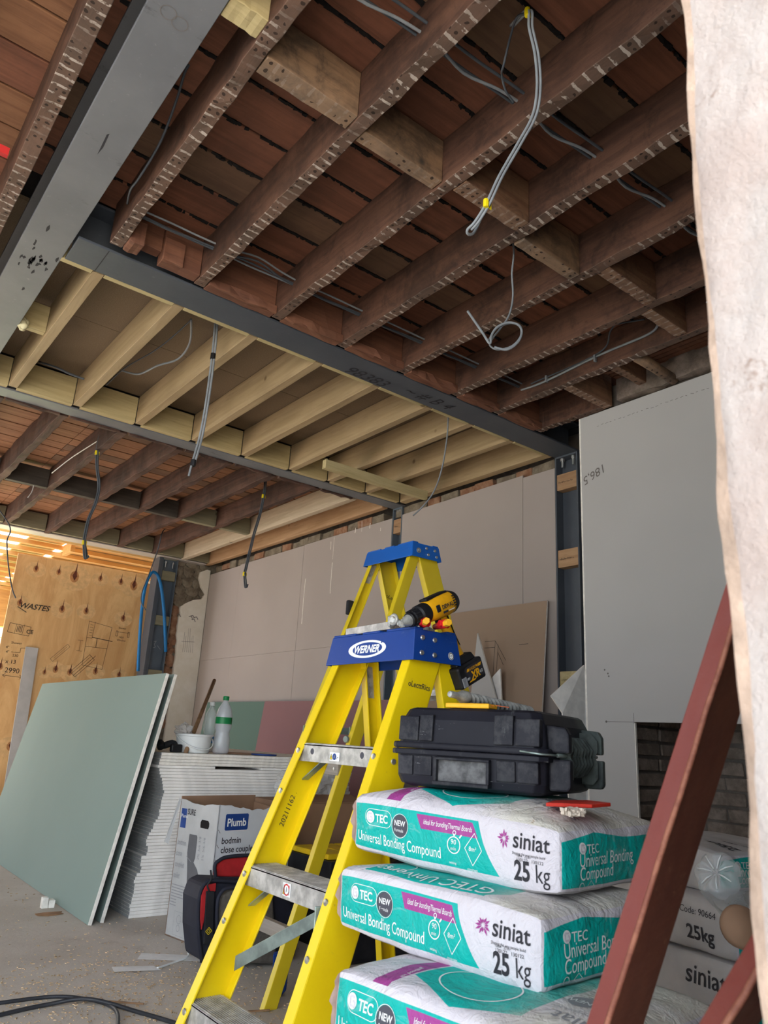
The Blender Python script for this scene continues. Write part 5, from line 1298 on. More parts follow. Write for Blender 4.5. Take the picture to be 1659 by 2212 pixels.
# yellow tray, masonry bit on the case
mb = MB().obox(CQ(.125, .030, .1735), CA*.108, CB*.05, V(0, 0, .011))
obj('plastic_tray', mb, M['tool_yellow'], None, bevel=.003, label='orange-yellow plastic strip lying on the front of the black tool case', cat='tray')
r = empty('masonry_drill_bit', CQ(.2, .08, .18), 'large steel masonry drill bit lying on the black tool case', 'drill bit')
p0 = CQ(.135, .030, .204); p1 = CQ(.205, .36, .186); d = (p1-p0).normalized(); LL = (p1-p0).length
obj('shank', MB().lathe([(0, 0), (.0065, .001), (.0078, .004), (.0078, .030), (.0115, .040), (.0150, .050), (.0150, .066), (.009, .075), (0, .076)], p0, d, 20), M['steel_bit'], r, auto=.6)
mb = MB(); n = 150; a = d.orthogonal().normalized(); b = d.cross(a); ns = 20
for i in range(n+1):
    h = .070+(LL-.07)*i/n; ph = h*2*math.pi/.034
    for k in range(ns):
        t = 2*math.pi*k/ns; rr = .0078+.0060*max(0, math.cos(t-ph))**3+.0060*max(0, -math.cos(t-ph))**3
        mb.v.append(p0+d*h+(a*math.cos(t)+b*math.sin(t))*rr)
for i in range(n):
    for k in range(ns): k2 = (k+1) % ns; mb.f.append([i*ns+k, i*ns+k2, (i+1)*ns+k2, (i+1)*ns+k]); mb.m.append(0)
obj('flute', mb, M['steel_bit'], r, smooth=True)
mb = MB()
for k in range(8):
    q = CQ(.135+rnd(0, .12), .045+rnd(0, .03), .178); mb.tube(smooth_path([q, q+V(rnd(-.02, .02), rnd(-.02, .02), .006), q+V(rnd(-.04, .04), rnd(-.04, .04), .002)], 4), .0008, 5)
obj('wire_offcuts', mb, M['orange'], None, kind='stuff', label='thin copper-coloured wire offcuts on the yellow strip', cat='wire')
obj('paper_sheet', MB().prism([CQ(.115, .06, .167), CQ(.19, .10, .167), CQ(.17, .17, .1685), CQ(.10, .12, .18)], (0, 0, .0006)), M['paper'], None, label='crumpled paper slip behind the yellow strip on the tool case', cat='paper')
# red plastic piece and plaster crumb on the sack
RP = atD(1243, 1722, 1.60); RP.z = .801
obj('red_spacer', MB().prism([V(1.212, 1.015, .797), V(1.275, .955, .799), V(1.345, .962, .801), V(1.36, 1.03, .800), V(1.28, 1.05, .798)], (0, 0, .007)), M['red_plastic'], None, bevel=.0015, label='flat red plastic piece on the top plaster sack below the tool case', cat='plastic piece')
mb = MB()
for k in range(60):
    p = V(1.232, .965, .786)+V(rnd(-.020, .02), rnd(-.014, .014), rnd(0, .011)); mb.cbox(p, V(rnd(.003, .010), rnd(-.003, .003), rnd(-.003, .003)), V(0, rnd(.003, .010), 0), V(rnd(-.003, .003), 0, rnd(.003, .008)))
obj('plaster_crumb', mb, M['plaster_bit'], None, label='small heap of broken plaster beside the red plastic piece', cat='plaster')

# ================================================================== DRILL
def drill():
    tip = V(1.302, 1.557, 1.218); rear = V(1.491, 1.580, 1.308); a = (rear-tip).normalized()
    bat = V(1.564, 1.580, 1.093); mid = V(1.42, 1.572, 1.272)
    h = (bat-mid); h = (h-a*h.dot(a)).normalized(); n = a.cross(h).normalized()
    r = empty('cordless_drill', mid, 'yellow and black cordless drill hanging over the cap of the near stepladder', 'drill')
    def Q(x, y, z): return tip+a*x+h*y+n*z           # x along body, y down the handle, z sideways
    obj('chuck', MB().lathe([(0, 0), (.009, 0), (.016, .008), (.020, .012), (.020, .020), (.0225, .024), (.0235, .052), (.021, .056), (0, .057)], Q(-.012, 0, 0), a, 28), M['black'], r, auto=.5)
    obj('chuck_nose', MB().lathe([(0, -.020), (.006, -.020), (.0085, -.012), (.015, .004), (.0165, .009)], Q(-.012, 0, 0), a, 20), M['steel_bit'], r, auto=.5)
    mb = MB()
    for k in range(12):
        t = 2*math.pi*k/12; c = Q(.020, math.cos(t)*.0232, math.sin(t)*.0232); mb.cbox(c, a*.024, h*(.003), n*.003)
    obj('chuck_grip', mb, M['rubber'], r)
    obj('torque_collar', MB().lathe([(.0, .044), (.0235, .045), (.028, .050), (.0295, .078), (.028, .082), (0, .083)], Q(-.012, 0, 0), a, 32), M['black'], r, auto=.5)
    # housing: rounded profile loft
    mb = MB(); prof = [(.070, .0275, .028), (.076, .030, .031), (.110, .033, .034), (.150, .034, .034), (.176, .032, .032), (.188, .027, .027), (.192, .018, .018)]; ns = 28
    for (x, ry, rz) in prof:
        for k in range(ns):
            t = 2*math.pi*k/ns; cy = math.cos(t); cz = math.sin(t); e = .8
            mb.v.append(Q(x, math.copysign(abs(cy)**e, cy)*ry, math.copysign(abs(cz)**e, cz)*rz*.92))
    for i in range(len(prof)-1):
        for k in range(ns): k2 = (k+1) % ns; mb.f.append([i*ns+k, i*ns+k2, (i+1)*ns+k2, (i+1)*ns+k]); mb.m.append(0)
    mb.f.append([k for k in range(ns)][::-1]); mb.f.append([(len(prof)-1)*ns+k for k in range(ns)]); mb.m += [0, 0]
    obj('housing', mb, M['drill_yellow'], r, auto=.5)
    obj('rear_cap', MB().lathe([(.0335, .178), (.0335, .186), (.029, .199), (.018, .205), (0, .206)], Q(-.006, 0, 0), a, 28), M['black'], r, auto=.5)
    sn = -1 if n.y > 0 else 1                                   # side facing the camera
    cam_side = 1 if (V(0, 0, .9)-mid).dot(n) > 0 else -1
    top = MB().cbox(Q(.120, -.033, 0), a*.095, h*.008, n*.030); obj('top_grip', top, M['black'], r, bevel=.003)
    mb = MB()
    for k in range(5): mb.cbox(Q(.170, -.018+k*.007, cam_side*.0295), a*.012-h*.000, h*.0025, n*.004)
    obj('vent_slot', mb, M['black'], r)
    mb = MB().cbox(Q(.093, -.001, cam_side*.0315), a*.016, h*.020, n*.003); obj('mode_switch', mb, M['black'], r, bevel=.002)
    ex_ = a*1.0; ey_ = -h
    if cam_side*(a.cross(-h)).dot(n) < 0: pass
    o = Q(.106, .010, cam_side*.0330)
    fwd_ = a if (RGT.dot(a) > 0) else -a
    upd = -h
    nn = n*cam_side
    f = lambda x, y: o+fwd_*x+upd*y+nn*.0006
    mb = MB(); text_on(mb, 'DEWALT', .0165, lambda x, y: f(x, y+.004), bold=.0004, stretch=.92); mb.add([f(.0, -.008), f(.022, -.008), f(.022, -.002), f(0, -.002)], [(0, 1, 2, 3)]); obj('brand_lettering', mb, M['print_black'], r)
    mb = MB(); mb.add([f(.026, -.0065), f(.052, -.0065), f(.052, -.0045), f(.026, -.0045)], [(0, 1, 2, 3)]); obj('spec_line', mb, M['print_white'], r)
    # handle
    mb = MB(); hp = [(.020, .128, .040, .030), (.045, .133, .034, .028), (.085, .140, .032, .027), (.125, .148, .034, .028), (.150, .150, .044, .032)]; ns = 20
    for (y, x, wx, wz) in hp:
        for k in range(ns):
            t = 2*math.pi*k/ns; mb.v.append(Q(x+math.cos(t)*wx/2, y, math.sin(t)*wz/2))
    for i in range(len(hp)-1):
        for k in range(ns): k2 = (k+1) % ns; mb.f.append([i*ns+k, i*ns+k2, (i+1)*ns+k2, (i+1)*ns+k]); mb.m.append(0)
    obj('handle', mb, M['drill_yellow'], r, smooth=True)
    mb = MB(); 
    for (y, x, wx, wz) in hp[:4]:
        for k in range(9):
            t = -1.2+2.4*k/8; mb.v.append(Q(x+.002+math.cos(t)*wx*.53, y, math.sin(t)*wz*.58))
    for i in range(3):
        for k in range(8): mb.f.append([i*9+k, i*9+k+1, (i+1)*9+k+1, (i+1)*9+k]); mb.m.append(0)
    obj('handle_grip', mb, M['rubber'], r, smooth=True)
    mb = MB().prism([Q(.118, .028, -.008), Q(.105, .032, -.008), Q(.106, .050, -.008), Q(.120, .058, -.008)], n*.016); obj('trigger', mb, M['black'], r, bevel=.002)
    # battery foot and pack
    obj('battery_mount', MB().prism([Q(.115, .150, -.024), Q(.100, .172, -.030), Q(.190, .172, -.030), Q(.185, .152, -.024)], n*.054), M['black'], r, bevel=.004)
    mb = MB().obox(Q(.092, .173, -.037), a*.115, h*.062, n*.074); bt = obj('battery', mb, M['black'], r, bevel=.007, seg=3)
    o2 = Q(.092, .235, 0)+n*(cam_side*.0375)
    g = lambda x, y: o2+a*x-h*y+nn*.0008
    mb = MB(); mb.add([g(.034, .012), g(.105, .012), g(.108, .020), g(.108, .046), g(.100, .054), g(.030, .054), g(.022, .046), g(.030, .030)], [tuple(range(8))]); obj('battery_label', mb, M['print_black'], bt)
    g1 = lambda x, y: o2+a*x-h*y+nn*.0014
    mb = MB(); mb.add([g1(.030, .040), g1(.098, .040), g1(.104, .048), g1(.036, .048)], [(0, 1, 2, 3)]); text_on(mb, 'XR', .030, lambda x, y: g1(x+.046, y+.015), bold=.0012, shear=.2); mb.add([g1(.03, .010), g1(.060, .010), g1(.066, .014), g1(.036, .014)], [(0, 1, 2, 3)]); obj('battery_print', mb, M['drill_yellow'], bt)
    mb = MB(); g2 = lambda x, y: o2+a*x-h*y+nn*.002
    text_on(mb, 'DEWALT', .011, lambda x, y: g2(x+.042, y+.0405), bold=.0003); obj('brand_lettering', mb, M['print_black'], bt)
    mb = MB(); text_on(mb, '18V', .010, lambda x, y: g2(x+.022, y+.018)); text_on(mb, '4.0', .013, lambda x, y: g2(x+.085, y+.020)); obj('battery_figures', mb, M['print_white'], bt)
    mb = MB()
    for k in range(7): mb.cbox(Q(.096+k*.003, .218, cam_side*.0385), a*.001, h*.026, n*.002)
    obj('battery_rib', mb, M['print_grey'], bt)
drill()
# pliers with red and yellow handles on the cap
r = empty('pliers', (1.37, 1.56, 1.21), 'pliers with red and yellow handles lying at the front corner of the blue ladder cap', 'pliers')
for k, (u_, v_, D_) in enumerate(((921, 1349, 2.02), (970, 1352, 2.03))):
    p = atD(u_, v_, D_); p.z = 1.2165; q = p+V(.055, .055, -.002)+V(-.03, .03, 0)*(1 if k else .4)
    obj('handle', MB().tube([p+(q-p)*.22, p+(q-p)*.6, q], [.0125, .011, .008], 12), M['tool_red'], r, smooth=True)
    obj('handle_tip', MB().tube([p, p+(q-p)*.30], [.0110, .0120], 6, flat=.9), M['tool_yellow'], r, bevel=.0015)
    obj('handle_guard', MB().tube([p+(q-p)*.30+V(-.016, .006, 0), p+(q-p)*.34+V(.012, -.004, 0)], [.010, .012], 8), M['tool_red'], r, bevel=.002)
obj('jaw', MB().obox(V(1.43, 1.62, 1.207), V(.05, .03, 0), V(-.008, .016, 0), V(0, 0, .016)), M['steel_bit'], r, bevel=.003)
# grey metal spanner-like jaw and straight edge
r = empty('wrench', (1.34, 1.68, 1.205), 'worn grey metal wrench head beside the drill on the near ladder cap', 'wrench')
mb = MB()
for i in range(14):
    t = i/13; c = V(1.327+.006*math.sin(t*5), 1.575+t*.085, 1.222+.006*math.sin(t*9)); mb.cbox(c, V(.024, .004, 0), V(-.002, .009, .002), V(0, .002, .026+.010*math.sin(t*7)))
obj('jaw', mb, M['steel_bit'], r, bevel=.004)
obj('jaw_ring', MB().tube([V(1.314, 1.640+math.cos(t)*.014, 1.228+math.sin(t)*.013) for t in [k*math.pi/6 for k in range(13)]], .005, 8), M['steel_bit'], r, smooth=True)
obj('straight_edge', MB().obox(V(1.322, 1.665, 1.205), V(.02, .245, 0), V(.035, -.004, 0), V(0, 0, .022)), M['alu'], None, bevel=.001, label='aluminium bar lying along the near ladder cap behind the wrench', cat='metal bar')
obj('orange_strap', MB().obox(V(1.425, 1.70, .985), V(.016, -.012, 0), V(.002, .004, 0), V(.004, 0, .14)), M['orange'], None, bevel=.001, label='orange strap hanging under the near ladder cap', cat='strap')

# ================================================================== RED TRESTLE
def stile(pa, pb, wface, dface, label, ext=(0, 0), split=None):
    """pa,pb: lower/upper point of the left arris; wface toward -X..: two visible faces meet at a worn arris"""
    d = (pb-pa).normalized(); pa = pa-d*ext[0]; pb = pb+d*ext[1]
    u = wface; w_ = dface
    r = empty('trestle_leg', V(pa.x, pa.y, max(0, pa.z)), label, 'trestle leg')
    o = MB(); L = pb-pa
    mb = MB().obox(pa, u, w_, L)
    ms = []
    for f in mb.f:
        a, b, c = mb.v[f[0]], mb.v[f[1]], mb.v[f[2]]; nn = (b-a).cross(c-b).normalized()
        ms.append(0 if nn.dot(d.cross(u).normalized()) **2 > .8 else 1)
    mb.m = ms
    obj('stile', mb, [M['redwood'], M['redwood_dark']], r, bevel=.0015)
    e = MB().tube([pa+u+L*(k/30)+V(rnd(-.0006, .0006), rnd(-.0006, .0006), 0) for k in range(31)], .0032, 6); obj('worn_arris', e, M['redwood_edge'], r, smooth=True)
    return r
D1 = .95
a0 = atD(1265, 2212, .93); a1 = atD(1552, 1310, .90)
b0 = atD(1313, 2212, .915); c0 = atD(1392, 2212, .99)
stile(a0, a1, b0-a0, c0-b0, 'red-painted worn timber trestle leg leaning across the right foreground', ext=(.70, .25))
a0 = atD(1508, 2212, .80); a1 = atD(1608, 2045, .80); b0 = atD(1570, 2212, .78); c0 = atD(1640, 2212, .86)
stile(a0, a1, b0-a0, c0-b0, 'short red trestle leg at the bottom right corner beside the rough wall', ext=(.62, .02))

# ================================================================== BOTTLES, BUCKET and things on the stack
def bottle(base, h, rad, label, capm, bodym, labelm, lz, axis=(0, 0, 1), dent=False):
    r = empty('water_bottle', base, label, 'bottle')
    k = h/.30; R = rad
    prof = [(0, .004), (R*.5, .006), (R*.8, 0), (R, .012), (R*1.0, .07*k), (R*.86, .10*k), (R*.84, .115*k), (R*1.0, .135*k), (R*1.0, .20*k), (R*.80, .235*k), (R*.36, .27*k), (R*.30, .275*k), (R*.30, .288*k)]
    b = obj('body', MB().lathe(prof, base, axis, 32), M[bodym], r, smooth=True)
    ax = Vector(axis).normalized()
    obj('cap', MB().lathe([(R*.36, .280*k), (R*.38, .282*k), (R*.38, .299*k), (R*.34, .302*k), (0, .302*k)], base, axis, 20), M[capm], r, auto=.5)
    if labelm: obj('label', MB().lathe([(R*1.012, lz[0]*k), (R*1.012, lz[1]*k)], base, axis, 32), M[labelm], r, smooth=True)
    return r
Z0 = ZS+.001
pb = at(471, 1622, 2, Z0); pb = V(2.05, 4.06, Z0)
bottle(V(2.05, 4.07, Z0), .315, .047, 'large clear water bottle with green cap and label on the plasterboard stack', 'green_cap', 'cloudy', 'green_cap', (.155, .190))
bottle(V(2.08, 4.30, Z0), .285, .040, 'second clear water bottle with blue label, behind the green-capped one', 'white', 'clear', 'label_blue', (.055, .095))
r = empty('bucket', V(1.905, 4.085, Z0), 'small white plastic bucket on the front of the plasterboard stack', 'bucket')
bc = V(1.895, 4.10, Z0)
obj('pail', MB().lathe([(0, .004), (.082, .004), (.086, 0), (.089, .006), (.098, .086), (.104, .088), (.104, .098), (.098, .100), (.095, .098), (.084, .01), (0, .01)], bc, n=40), M['white'], r, auto=.5)
hp = smooth_path([bc+V(-.106, 0, .086), bc+V(-.09, -.06, .055), bc+V(-.03, -.107, .024), bc+V(.04, -.106, .022), bc+V(.09, -.06, .05), bc+V(.106, 0, .086)], 8)
obj('handle', MB().tube(hp, .0032, 8), M['white'], r, smooth=True)
def crumple(name, c, R, label, mat='film', squash=.8, seed=1, cat='plastic wrap'):
    mb = MB(); na, nb_ = 26, 18
    for i in range(nb_+1):
        ph = math.pi*i/nb_
        for k in range(na):
            t = 2*math.pi*k/na; d = V(math.sin(ph)*math.cos(t), math.sin(ph)*math.sin(t), math.cos(ph)*squash)
            rr = R*(1+.55*mn.noise(d*2.2+V(seed, 0, 0))+.30*mn.noise(d*5+V(0, seed, 0))); mb.v.append(Vector(c)+d*rr)
    for i in range(nb_):
        for k in range(na): k2 = (k+1) % na; mb.f.append([i*na+k, (i+1)*na+k, (i+1)*na+k2, i*na+k2]); mb.m.append(0)
    return obj(name, mb, M[mat], None, label=label, cat=cat)
crumple('plastic_wrap', (1.84, 4.13, Z0+.115), .045, 'crumpled clear plastic film in the white bucket', seed=3)
obj('tape_measure', MB().box((1.735, 4.02, Z0), (1.80, 4.05, Z0+.042)), M['black'], None, bevel=.009, label='black tape measure on the stack left of the bucket', cat='tape measure')
obj('work_glove', MB().tube(smooth_path([(1.69, 4.06, Z0+.02), (1.70, 4.10, Z0+.045), (1.73, 4.12, Z0+.03), (1.77, 4.10, Z0+.045), (1.80, 4.12, Z0+.03)], 5), .018, 10), M['rubber'], None, smooth=True, label='black glove-like scrap behind the tape measure on the stack', cat='glove')
obj('dark_lid', MB().lathe([(0, 0), (.07, 0), (.075, .003), (.075, .008), (0, .009)], at(570, 1630, 1, 4.06)*1.0-V(0, 0, at(570, 1630, 1, 4.06).z-Z0), n=30), M['print_navy'], None, label='flat dark blue lid on the front edge of the stack, right of the bottles', cat='lid')
obj('card_strip', MB().box((2.11, 4.10, Z0), (2.42, 4.24, Z0+.006)), M['card'], None, bevel=.001, label='brown cardboard strip lying on the stack behind the dark lid', cat='cardboard')
obj('tape_roll', MB().lathe([(.03, 0), (.03, .04), (.02, .04), (.02, 0), (.03, 0)], (1.985, 4.22, Z0), n=24), M['card'], None, label='roll of brown tape on the stack between bucket and bottle', cat='tape')
a = at(463, 1470, 1, 4.75); b = at(420, 1578, 1, 4.20)
mb = MB(); dd = (a-b); b2_ = b-dd*((b.z-Z0-.001)/dd.z)
obj('broom_handle', MB().tube([b2_, a], .0125, 10), M['stick'], None, smooth=True, label='brown wooden handle leaning up from the stack behind the bucket', cat='handle')

# ================================================================== BOXES and bags on the floor
def carton():
    N = V(1.69, 3.30, 0); Lf = V(1.642, 3.61, 0)-N; F = V(.987, .16, 0)*.445; H = .585; t = .005
    r = empty('toilet_carton', N+(Lf+F)/2, 'white printed toilet carton with torn open top standing before the plasterboard stack', 'carton')
    e = Lf.normalized(); f = F.normalized()
    def torn(a, b, amp, n, z=H): return [a+(b-a)*(k/n)+V(0, 0, z-amp*(math.sin(math.pi*k/n)**2+.12*math.sin(k*1.3)+rnd(-.08, .08))*(1 if 0 < k < n else .3)) for k in range(n+1)]
    tp = torn(N, N+Lf, .014, 16); obj('side_panel', MB().prism([N, N+Lf]+tp[::-1], f*t), [M['card_grey'], M['card']], r)
    tp = torn(N, N+F, .026, 26); obj('front_panel', MB().prism([N, N+F]+tp[::-1], e*t), [M['card_white'], M['card']], r)
    obj('back_panel', MB().prism([N+Lf, N+Lf+F, N+Lf+F+V(0, 0, H+.012), N+Lf+V(0, 0, H+.012)], -e*t), M['card'], r)
    obj('right_panel', MB().prism([N+F, N+F+Lf, N+F+Lf+V(0, 0, H-.02), N+F+V(0, 0, H-.05)], -f*t), M['card'], r)
    obj('bottom_panel', MB().prism([N, N+F, N+F+Lf, N+Lf], V(0, 0, .006)), M['card'], r)
    obj('flap', MB().prism([N+Lf+V(0, 0, H), N+Lf+V(-.012, .0, H), N+Lf+V(-.055, .01, H-.19), N+Lf+V(-.04, .0, H-.20)], -e*.004), M['card_grey'], r)
    # left side print; x runs from the rear edge (left in view) to the near corner
    o = N+Lf-f*.0008; sx = -e; fs = lambda x, y: o+sx*x+V(0, 0, y)-f*.0002; W = Lf.length
    mb = MB(); mb.add([fs(.018, .46), fs(.062, .46), fs(.062, .545), fs(.018, .545)], [(0, 1, 2, 3)]); obj('blue_label', mb, M['print_navy'], r)
    mb = MB(); text_on(mb, 'Plumb', .022, lambda x, y: lift(fs, x+.020, y+.505, -f*.0008)); obj('label_lettering', mb, M['print_white'], r)
    mb = MB(); text_on(mb, 'SURE', .036, lambda x, y: fs(x+.068, y+.522), bold=.0008, stretch=.8)
    obj('dark_lettering', mb, M['print_black'], r)
    mb = MB()
    for k, s in enumerate(('bodmin', 'close', 'coupled', 'toilet')): text_on(mb, s, .036, lambda x, y, k=k: fs(x+.014, y+.385-k*.047), stretch=.65)
    for k in range(8): stroke(mb, [(.012, .215-k*.012), (.012+rnd(.09, .14) if k < 5 else .06, .215-k*.012)], .004, fs)
    for k in range(3):
        for j in range(2): text_on(mb, ('3/8', '5/6', '2%')[k], .022, lambda x, y, k=k, j=j: fs(.20+j*.035-y, .41-k*.035+x))
    obj('grey_lettering', mb, M['print_grey'], r)
    mb = MB(); mb.add([fs(.185, .475), fs(.245, .475), fs(.250, .485), fs(.250, .50), fs(.24, .51), fs(.19, .51), fs(.182, .50), fs(.182, .485)], [tuple(range(8))]); obj('hand_hole', mb, M['dust'], r)
    pts_ = [(.085, .44), (.145, .44), (.150, .43), (.150, .345), (.142, .325), (.175, .30), (.20, .265), (.205, .24), (.195, .21), (.17, .19), (.155, .185), (.155, .14), (.15, .115), (.135, .10), (.12, .105), (.108, .135), (.105, .17), (.112, .21), (.105, .25), (.098, .29), (.09, .33), (.083, .36), (.083, .43)]
    mb = MB(); mb.add([fs(p[0]+.02, p[1]) for p in pts_], [tuple(range(len(pts_)))]); obj('toilet_picture', mb, plain('grey_picture', (.12, .12, .13), .8, var=.05, sc=8), r)
    mb = MB(); g = lambda x, y: fs(x, y)-f*.0006
    stroke(mb, [(.10, .075), (.30, .075)], .001, g); stroke(mb, [(.098, .345), (.142, .325)], .002, g); stroke(mb, [(.115, .215), (.16, .195), (.20, .235)], .0025, g)
    for k in range(12): stroke(mb, [(.255+k*.0035, .015), (.255+k*.0035, .055)], .0016 if k % 3 else .0024, g)
    stroke(mb, [(.06, .11), (.06, .015), (.235, .015), (.235, .11), (.06, .11)], .001, g); text_on(mb, 'CE', .02, lambda x, y: g(x+.25, y+.075))
    for (a, b, rr) in ((.10, .08, .018), (.10, .045, .014), (.18, .08, .014), (.18, .045, .016)): disc(mb, (a, b), rr, g, r2=rr-.002)
    obj('line_drawing', mb, M['print_grey'], r)
    # front print
    o2 = N; ff = lambda x, y: o2+f*x+V(0, 0, y)-e*.0010
    mb = MB(); mb.add([ff(.045, .475), ff(.165, .475), ff(.170, .480), ff(.170, .540), ff(.165, .545), ff(.045, .545), ff(.04, .54), ff(.04, .48)], [tuple(range(8))]); obj('blue_label', mb, M['print_navy'], r)
    mb = MB(); text_on(mb, 'Plumb', .046, lambda x, y: ff(x+.050, y+.493)-e*.0006, bold=.0012, stretch=.95); obj('label_lettering', mb, M['print_white'], r)
    mb = MB()
    for k, s in enumerate(('bodmin', 'close coupled', 'toilet')): text_on(mb, s, .038, lambda x, y, k=k: ff(x+.030, y+.420-k*.038), stretch=.95, bold=.0004)
    for k in range(6): stroke(mb, [(.006, .48-k*.062), (.018, .465-k*.062)], .002, ff)
    obj('dark_lettering', mb, M['print_black'], r)
def lift(f, x, y, d): return f(x, y)+d
carton()
r = empty('cardboard_box', (2.40, 3.68, 0), 'plain brown cardboard box behind the yellow-topped toolbox, film on top', 'box')
obj('box_body', MB().box((2.185, 3.50, 0), (2.66, 3.90, .57)), M['card'], r, bevel=.003)
obj('flap', MB().obox((2.185, 3.50, .571), (.47, 0, 0), (0, .12, .03), (0, 0, .004)), M['card'], r)
crumple('plastic_wrap', (2.22, 3.52, .67), .085, 'large crumpled clear plastic bag on the carton behind the ladder rail', seed=9)
crumple('plastic_wrap', (2.52, 3.66, .72), .12, 'grey plastic film heaped on the brown cardboard box', seed=5, squash=.9)
# black toolbox with yellow organiser top
r = empty('toolbox', (2.27, 3.22, 0), 'black toolbox with yellow organiser top behind the ladder', 'toolbox')
obj('bin', MB().prism([V(2.14, 2.99, 0), V(2.66, 2.99, 0), V(2.69, 2.99, .30), V(2.12, 2.99, .30)], (0, .34, 0)), M['black'], r, bevel=.008)
obj('upper_tray', MB().prism([V(2.10, 2.98, .305), V(2.71, 2.98, .305), V(2.71, 2.98, .365), V(2.51, 2.98, .375), V(2.45, 2.98, .355), V(2.31, 2.98, .355), V(2.23, 2.98, .375), V(2.10, 2.98, .375)], (0, .36, 0)), M['black'], r, bevel=.005)
for k in range(5): obj('organiser_lid', MB().box((2.11+k*.122, 3.02, .376), (2.225+k*.122, 3.33, .40)), M['box_yellow'], r, bevel=.005)
obj('latch', MB().box((2.19, 2.962, .25), (2.25, 2.98, .35)), M['print_dark'], r, bevel=.003)
obj('latch', MB().box((2.51, 2.962, .25), (2.57, 2.98, .35)), M['print_dark'], r, bevel=.003)
# red and grey tool bag
r = empty('tool_bag', (1.78, 3.10, 0), 'red and grey canvas tool bag standing behind the near ladder', 'tool bag')
def sil(pts, y0, y1, yy=None):
    q = [at(u, v, 1, yy or y0) for u, v in pts]; return MB().prism([V(p.x, y0, max(p.z, .003)) for p in q], (0, y1-y0, 0))
obj('bag_body', sil([(437, 2080), (430, 2010), (431, 1945), (442, 1912), (462, 1903), (600, 1908), (640, 1960), (640, 2070), (620, 2110)], 2.99, 3.16), M['bag_navy'], r, bevel=.018, seg=3)
obj('side_panel', sil([(432, 1985), (434, 1935), (445, 1913), (468, 1908), (466, 1925), (448, 1940), (441, 1990), (436, 2010)], 2.978, 2.990), M['bag_red'], r, bevel=.003)
obj('lid_flap', sil([(466, 1894), (466, 1872), (474, 1861), (492, 1854), (540, 1850), (600, 1850), (612, 1896)], 3.04, 3.07), M['bag_red'], r, bevel=.006)
for pth, yy in (([(436, 2078), (429, 2010), (430, 1942), (441, 1911), (462, 1902), (520, 1906)], 2.985), ([(466, 1896), (464, 1870), (473, 1859), (492, 1851), (545, 1847), (600, 1846)], 3.035), ([(466, 1897), (520, 1901), (590, 1901)], 3.03), ([(470, 2050), (469, 1960), (478, 1928), (500, 1917), (560, 1917)], 2.95)):
    obj('piping', MB().tube(smooth_path([at(u, v, 1, yy) for u, v in pth], 6), .0075, 8), M['bag_navy'], r, smooth=True)
obj('pocket', sil([(472, 2078), (472, 1965), (481, 1932), (500, 1922), (590, 1922), (600, 2085)], 2.955, 2.99), M['bag_grey'], r, bevel=.012)
obj('strap', MB().prism([at(440, 2040, 1, 2.972), at(460, 2040, 1, 2.972), at(464, 1925, 1, 2.972), at(446, 1925, 1, 2.972)], (0, .008, 0)), M['rubber'], r, bevel=.003)
obj('clip', MB().tube(smooth_path([at(452, 1925, 1, 2.968), at(448, 1912, 1, 2.968), at(456, 1900, 1, 2.968), at(455, 1880, 1, 2.99)], 5), .0035, 8), M['rubber'], r, smooth=True)
mb = MB(); fb = plane_fn((1.618, 2.9545, .10), (1, 0, 0), (0, 0, 1), .001); 
mb = MB(); fb = plane_fn(at(443, 2020, 1, 2.971), (1, 0, 0), (0, 0, 1), .001); stroke(mb, [(0, .013), (.013, .026), (.026, .013), (.013, 0), (0, .013)], .002, fb); stroke(mb, [(.007, .013), (.013, .019), (.019, .013), (.013, .007), (.007, .013)], .0015, fb); obj('badge', mb, M['tag_yellow'], r)
# second low bag behind
obj('canvas_holdall', MB().prism([V(2.08, 2.82, 0), V(2.46, 2.82, 0), V(2.48, 2.82, .2), V(2.34, 2.82, .26), V(2.12, 2.82, .24), V(2.06, 2.82, .12)], (0, .13, 0)), M['rubber'], None, bevel=.02, label='low black holdall on the floor in front of the toolbox', cat='bag')
# blue trestle panel behind the far ladder leg
mb = MB().prism([at(590, 2062, 1, 2.62), at(606, 2058, 1, 2.62), at(624, 2092, 1, 2.62), at(618, 2140, 1, 2.62), V(at(590, 2212, 1, 2.62).x+.02, 2.62, 0), V(at(590, 2212, 1, 2.62).x-.01, 2.62, 0), at(588, 2120, 1, 2.62)], (.02, .03, 0))
obj('blue_plastic_fin', mb, M['blue'], None, bevel=.004, label='upright dark blue plastic piece on the floor behind the far ladder leg', cat='plastic piece')

# ================================================================== FLOOR CLUTTER
def cable(name, pts, rad, mat, label, cat='cable', k=8, n=8, group=None, flat=1.0): return obj(name, MB().tube(smooth_path(pts, k), rad, n, flat=flat), M[mat], None, smooth=True, label=label, cat=cat, group=group)
cable('cable', [(.60, 2.98, .007), (.808, 2.985, .007), (.981, 2.965, .007), (1.073, 2.867, .009), (1.105, 2.745, .012), (1.065, 2.60, .012), (.99, 2.45, .010), (.88, 2.38, .008)], .0062, 'cable_black', 'black cable arching over the floor at the bottom left, upper loop')
cable('cable', [(.55, 2.80, .007), (.784, 2.871, .007), (.932, 2.892, .009), (1.05, 2.842, .022), (1.167, 2.689, .008), (1.25, 2.50, .007), (1.30, 2.35, .007)], .0068, 'cable_black', 'black cable on the floor at the bottom left running towards the ladder foot')
cable('cable', [(.50, 2.55, .007), (.68, 2.68, .007), (.80, 2.70, .007), (.93, 2.63, .007), (1.0, 2.50, .007)], .0062, 'cable_black', 'short stretch of black cable at the very bottom left edge')
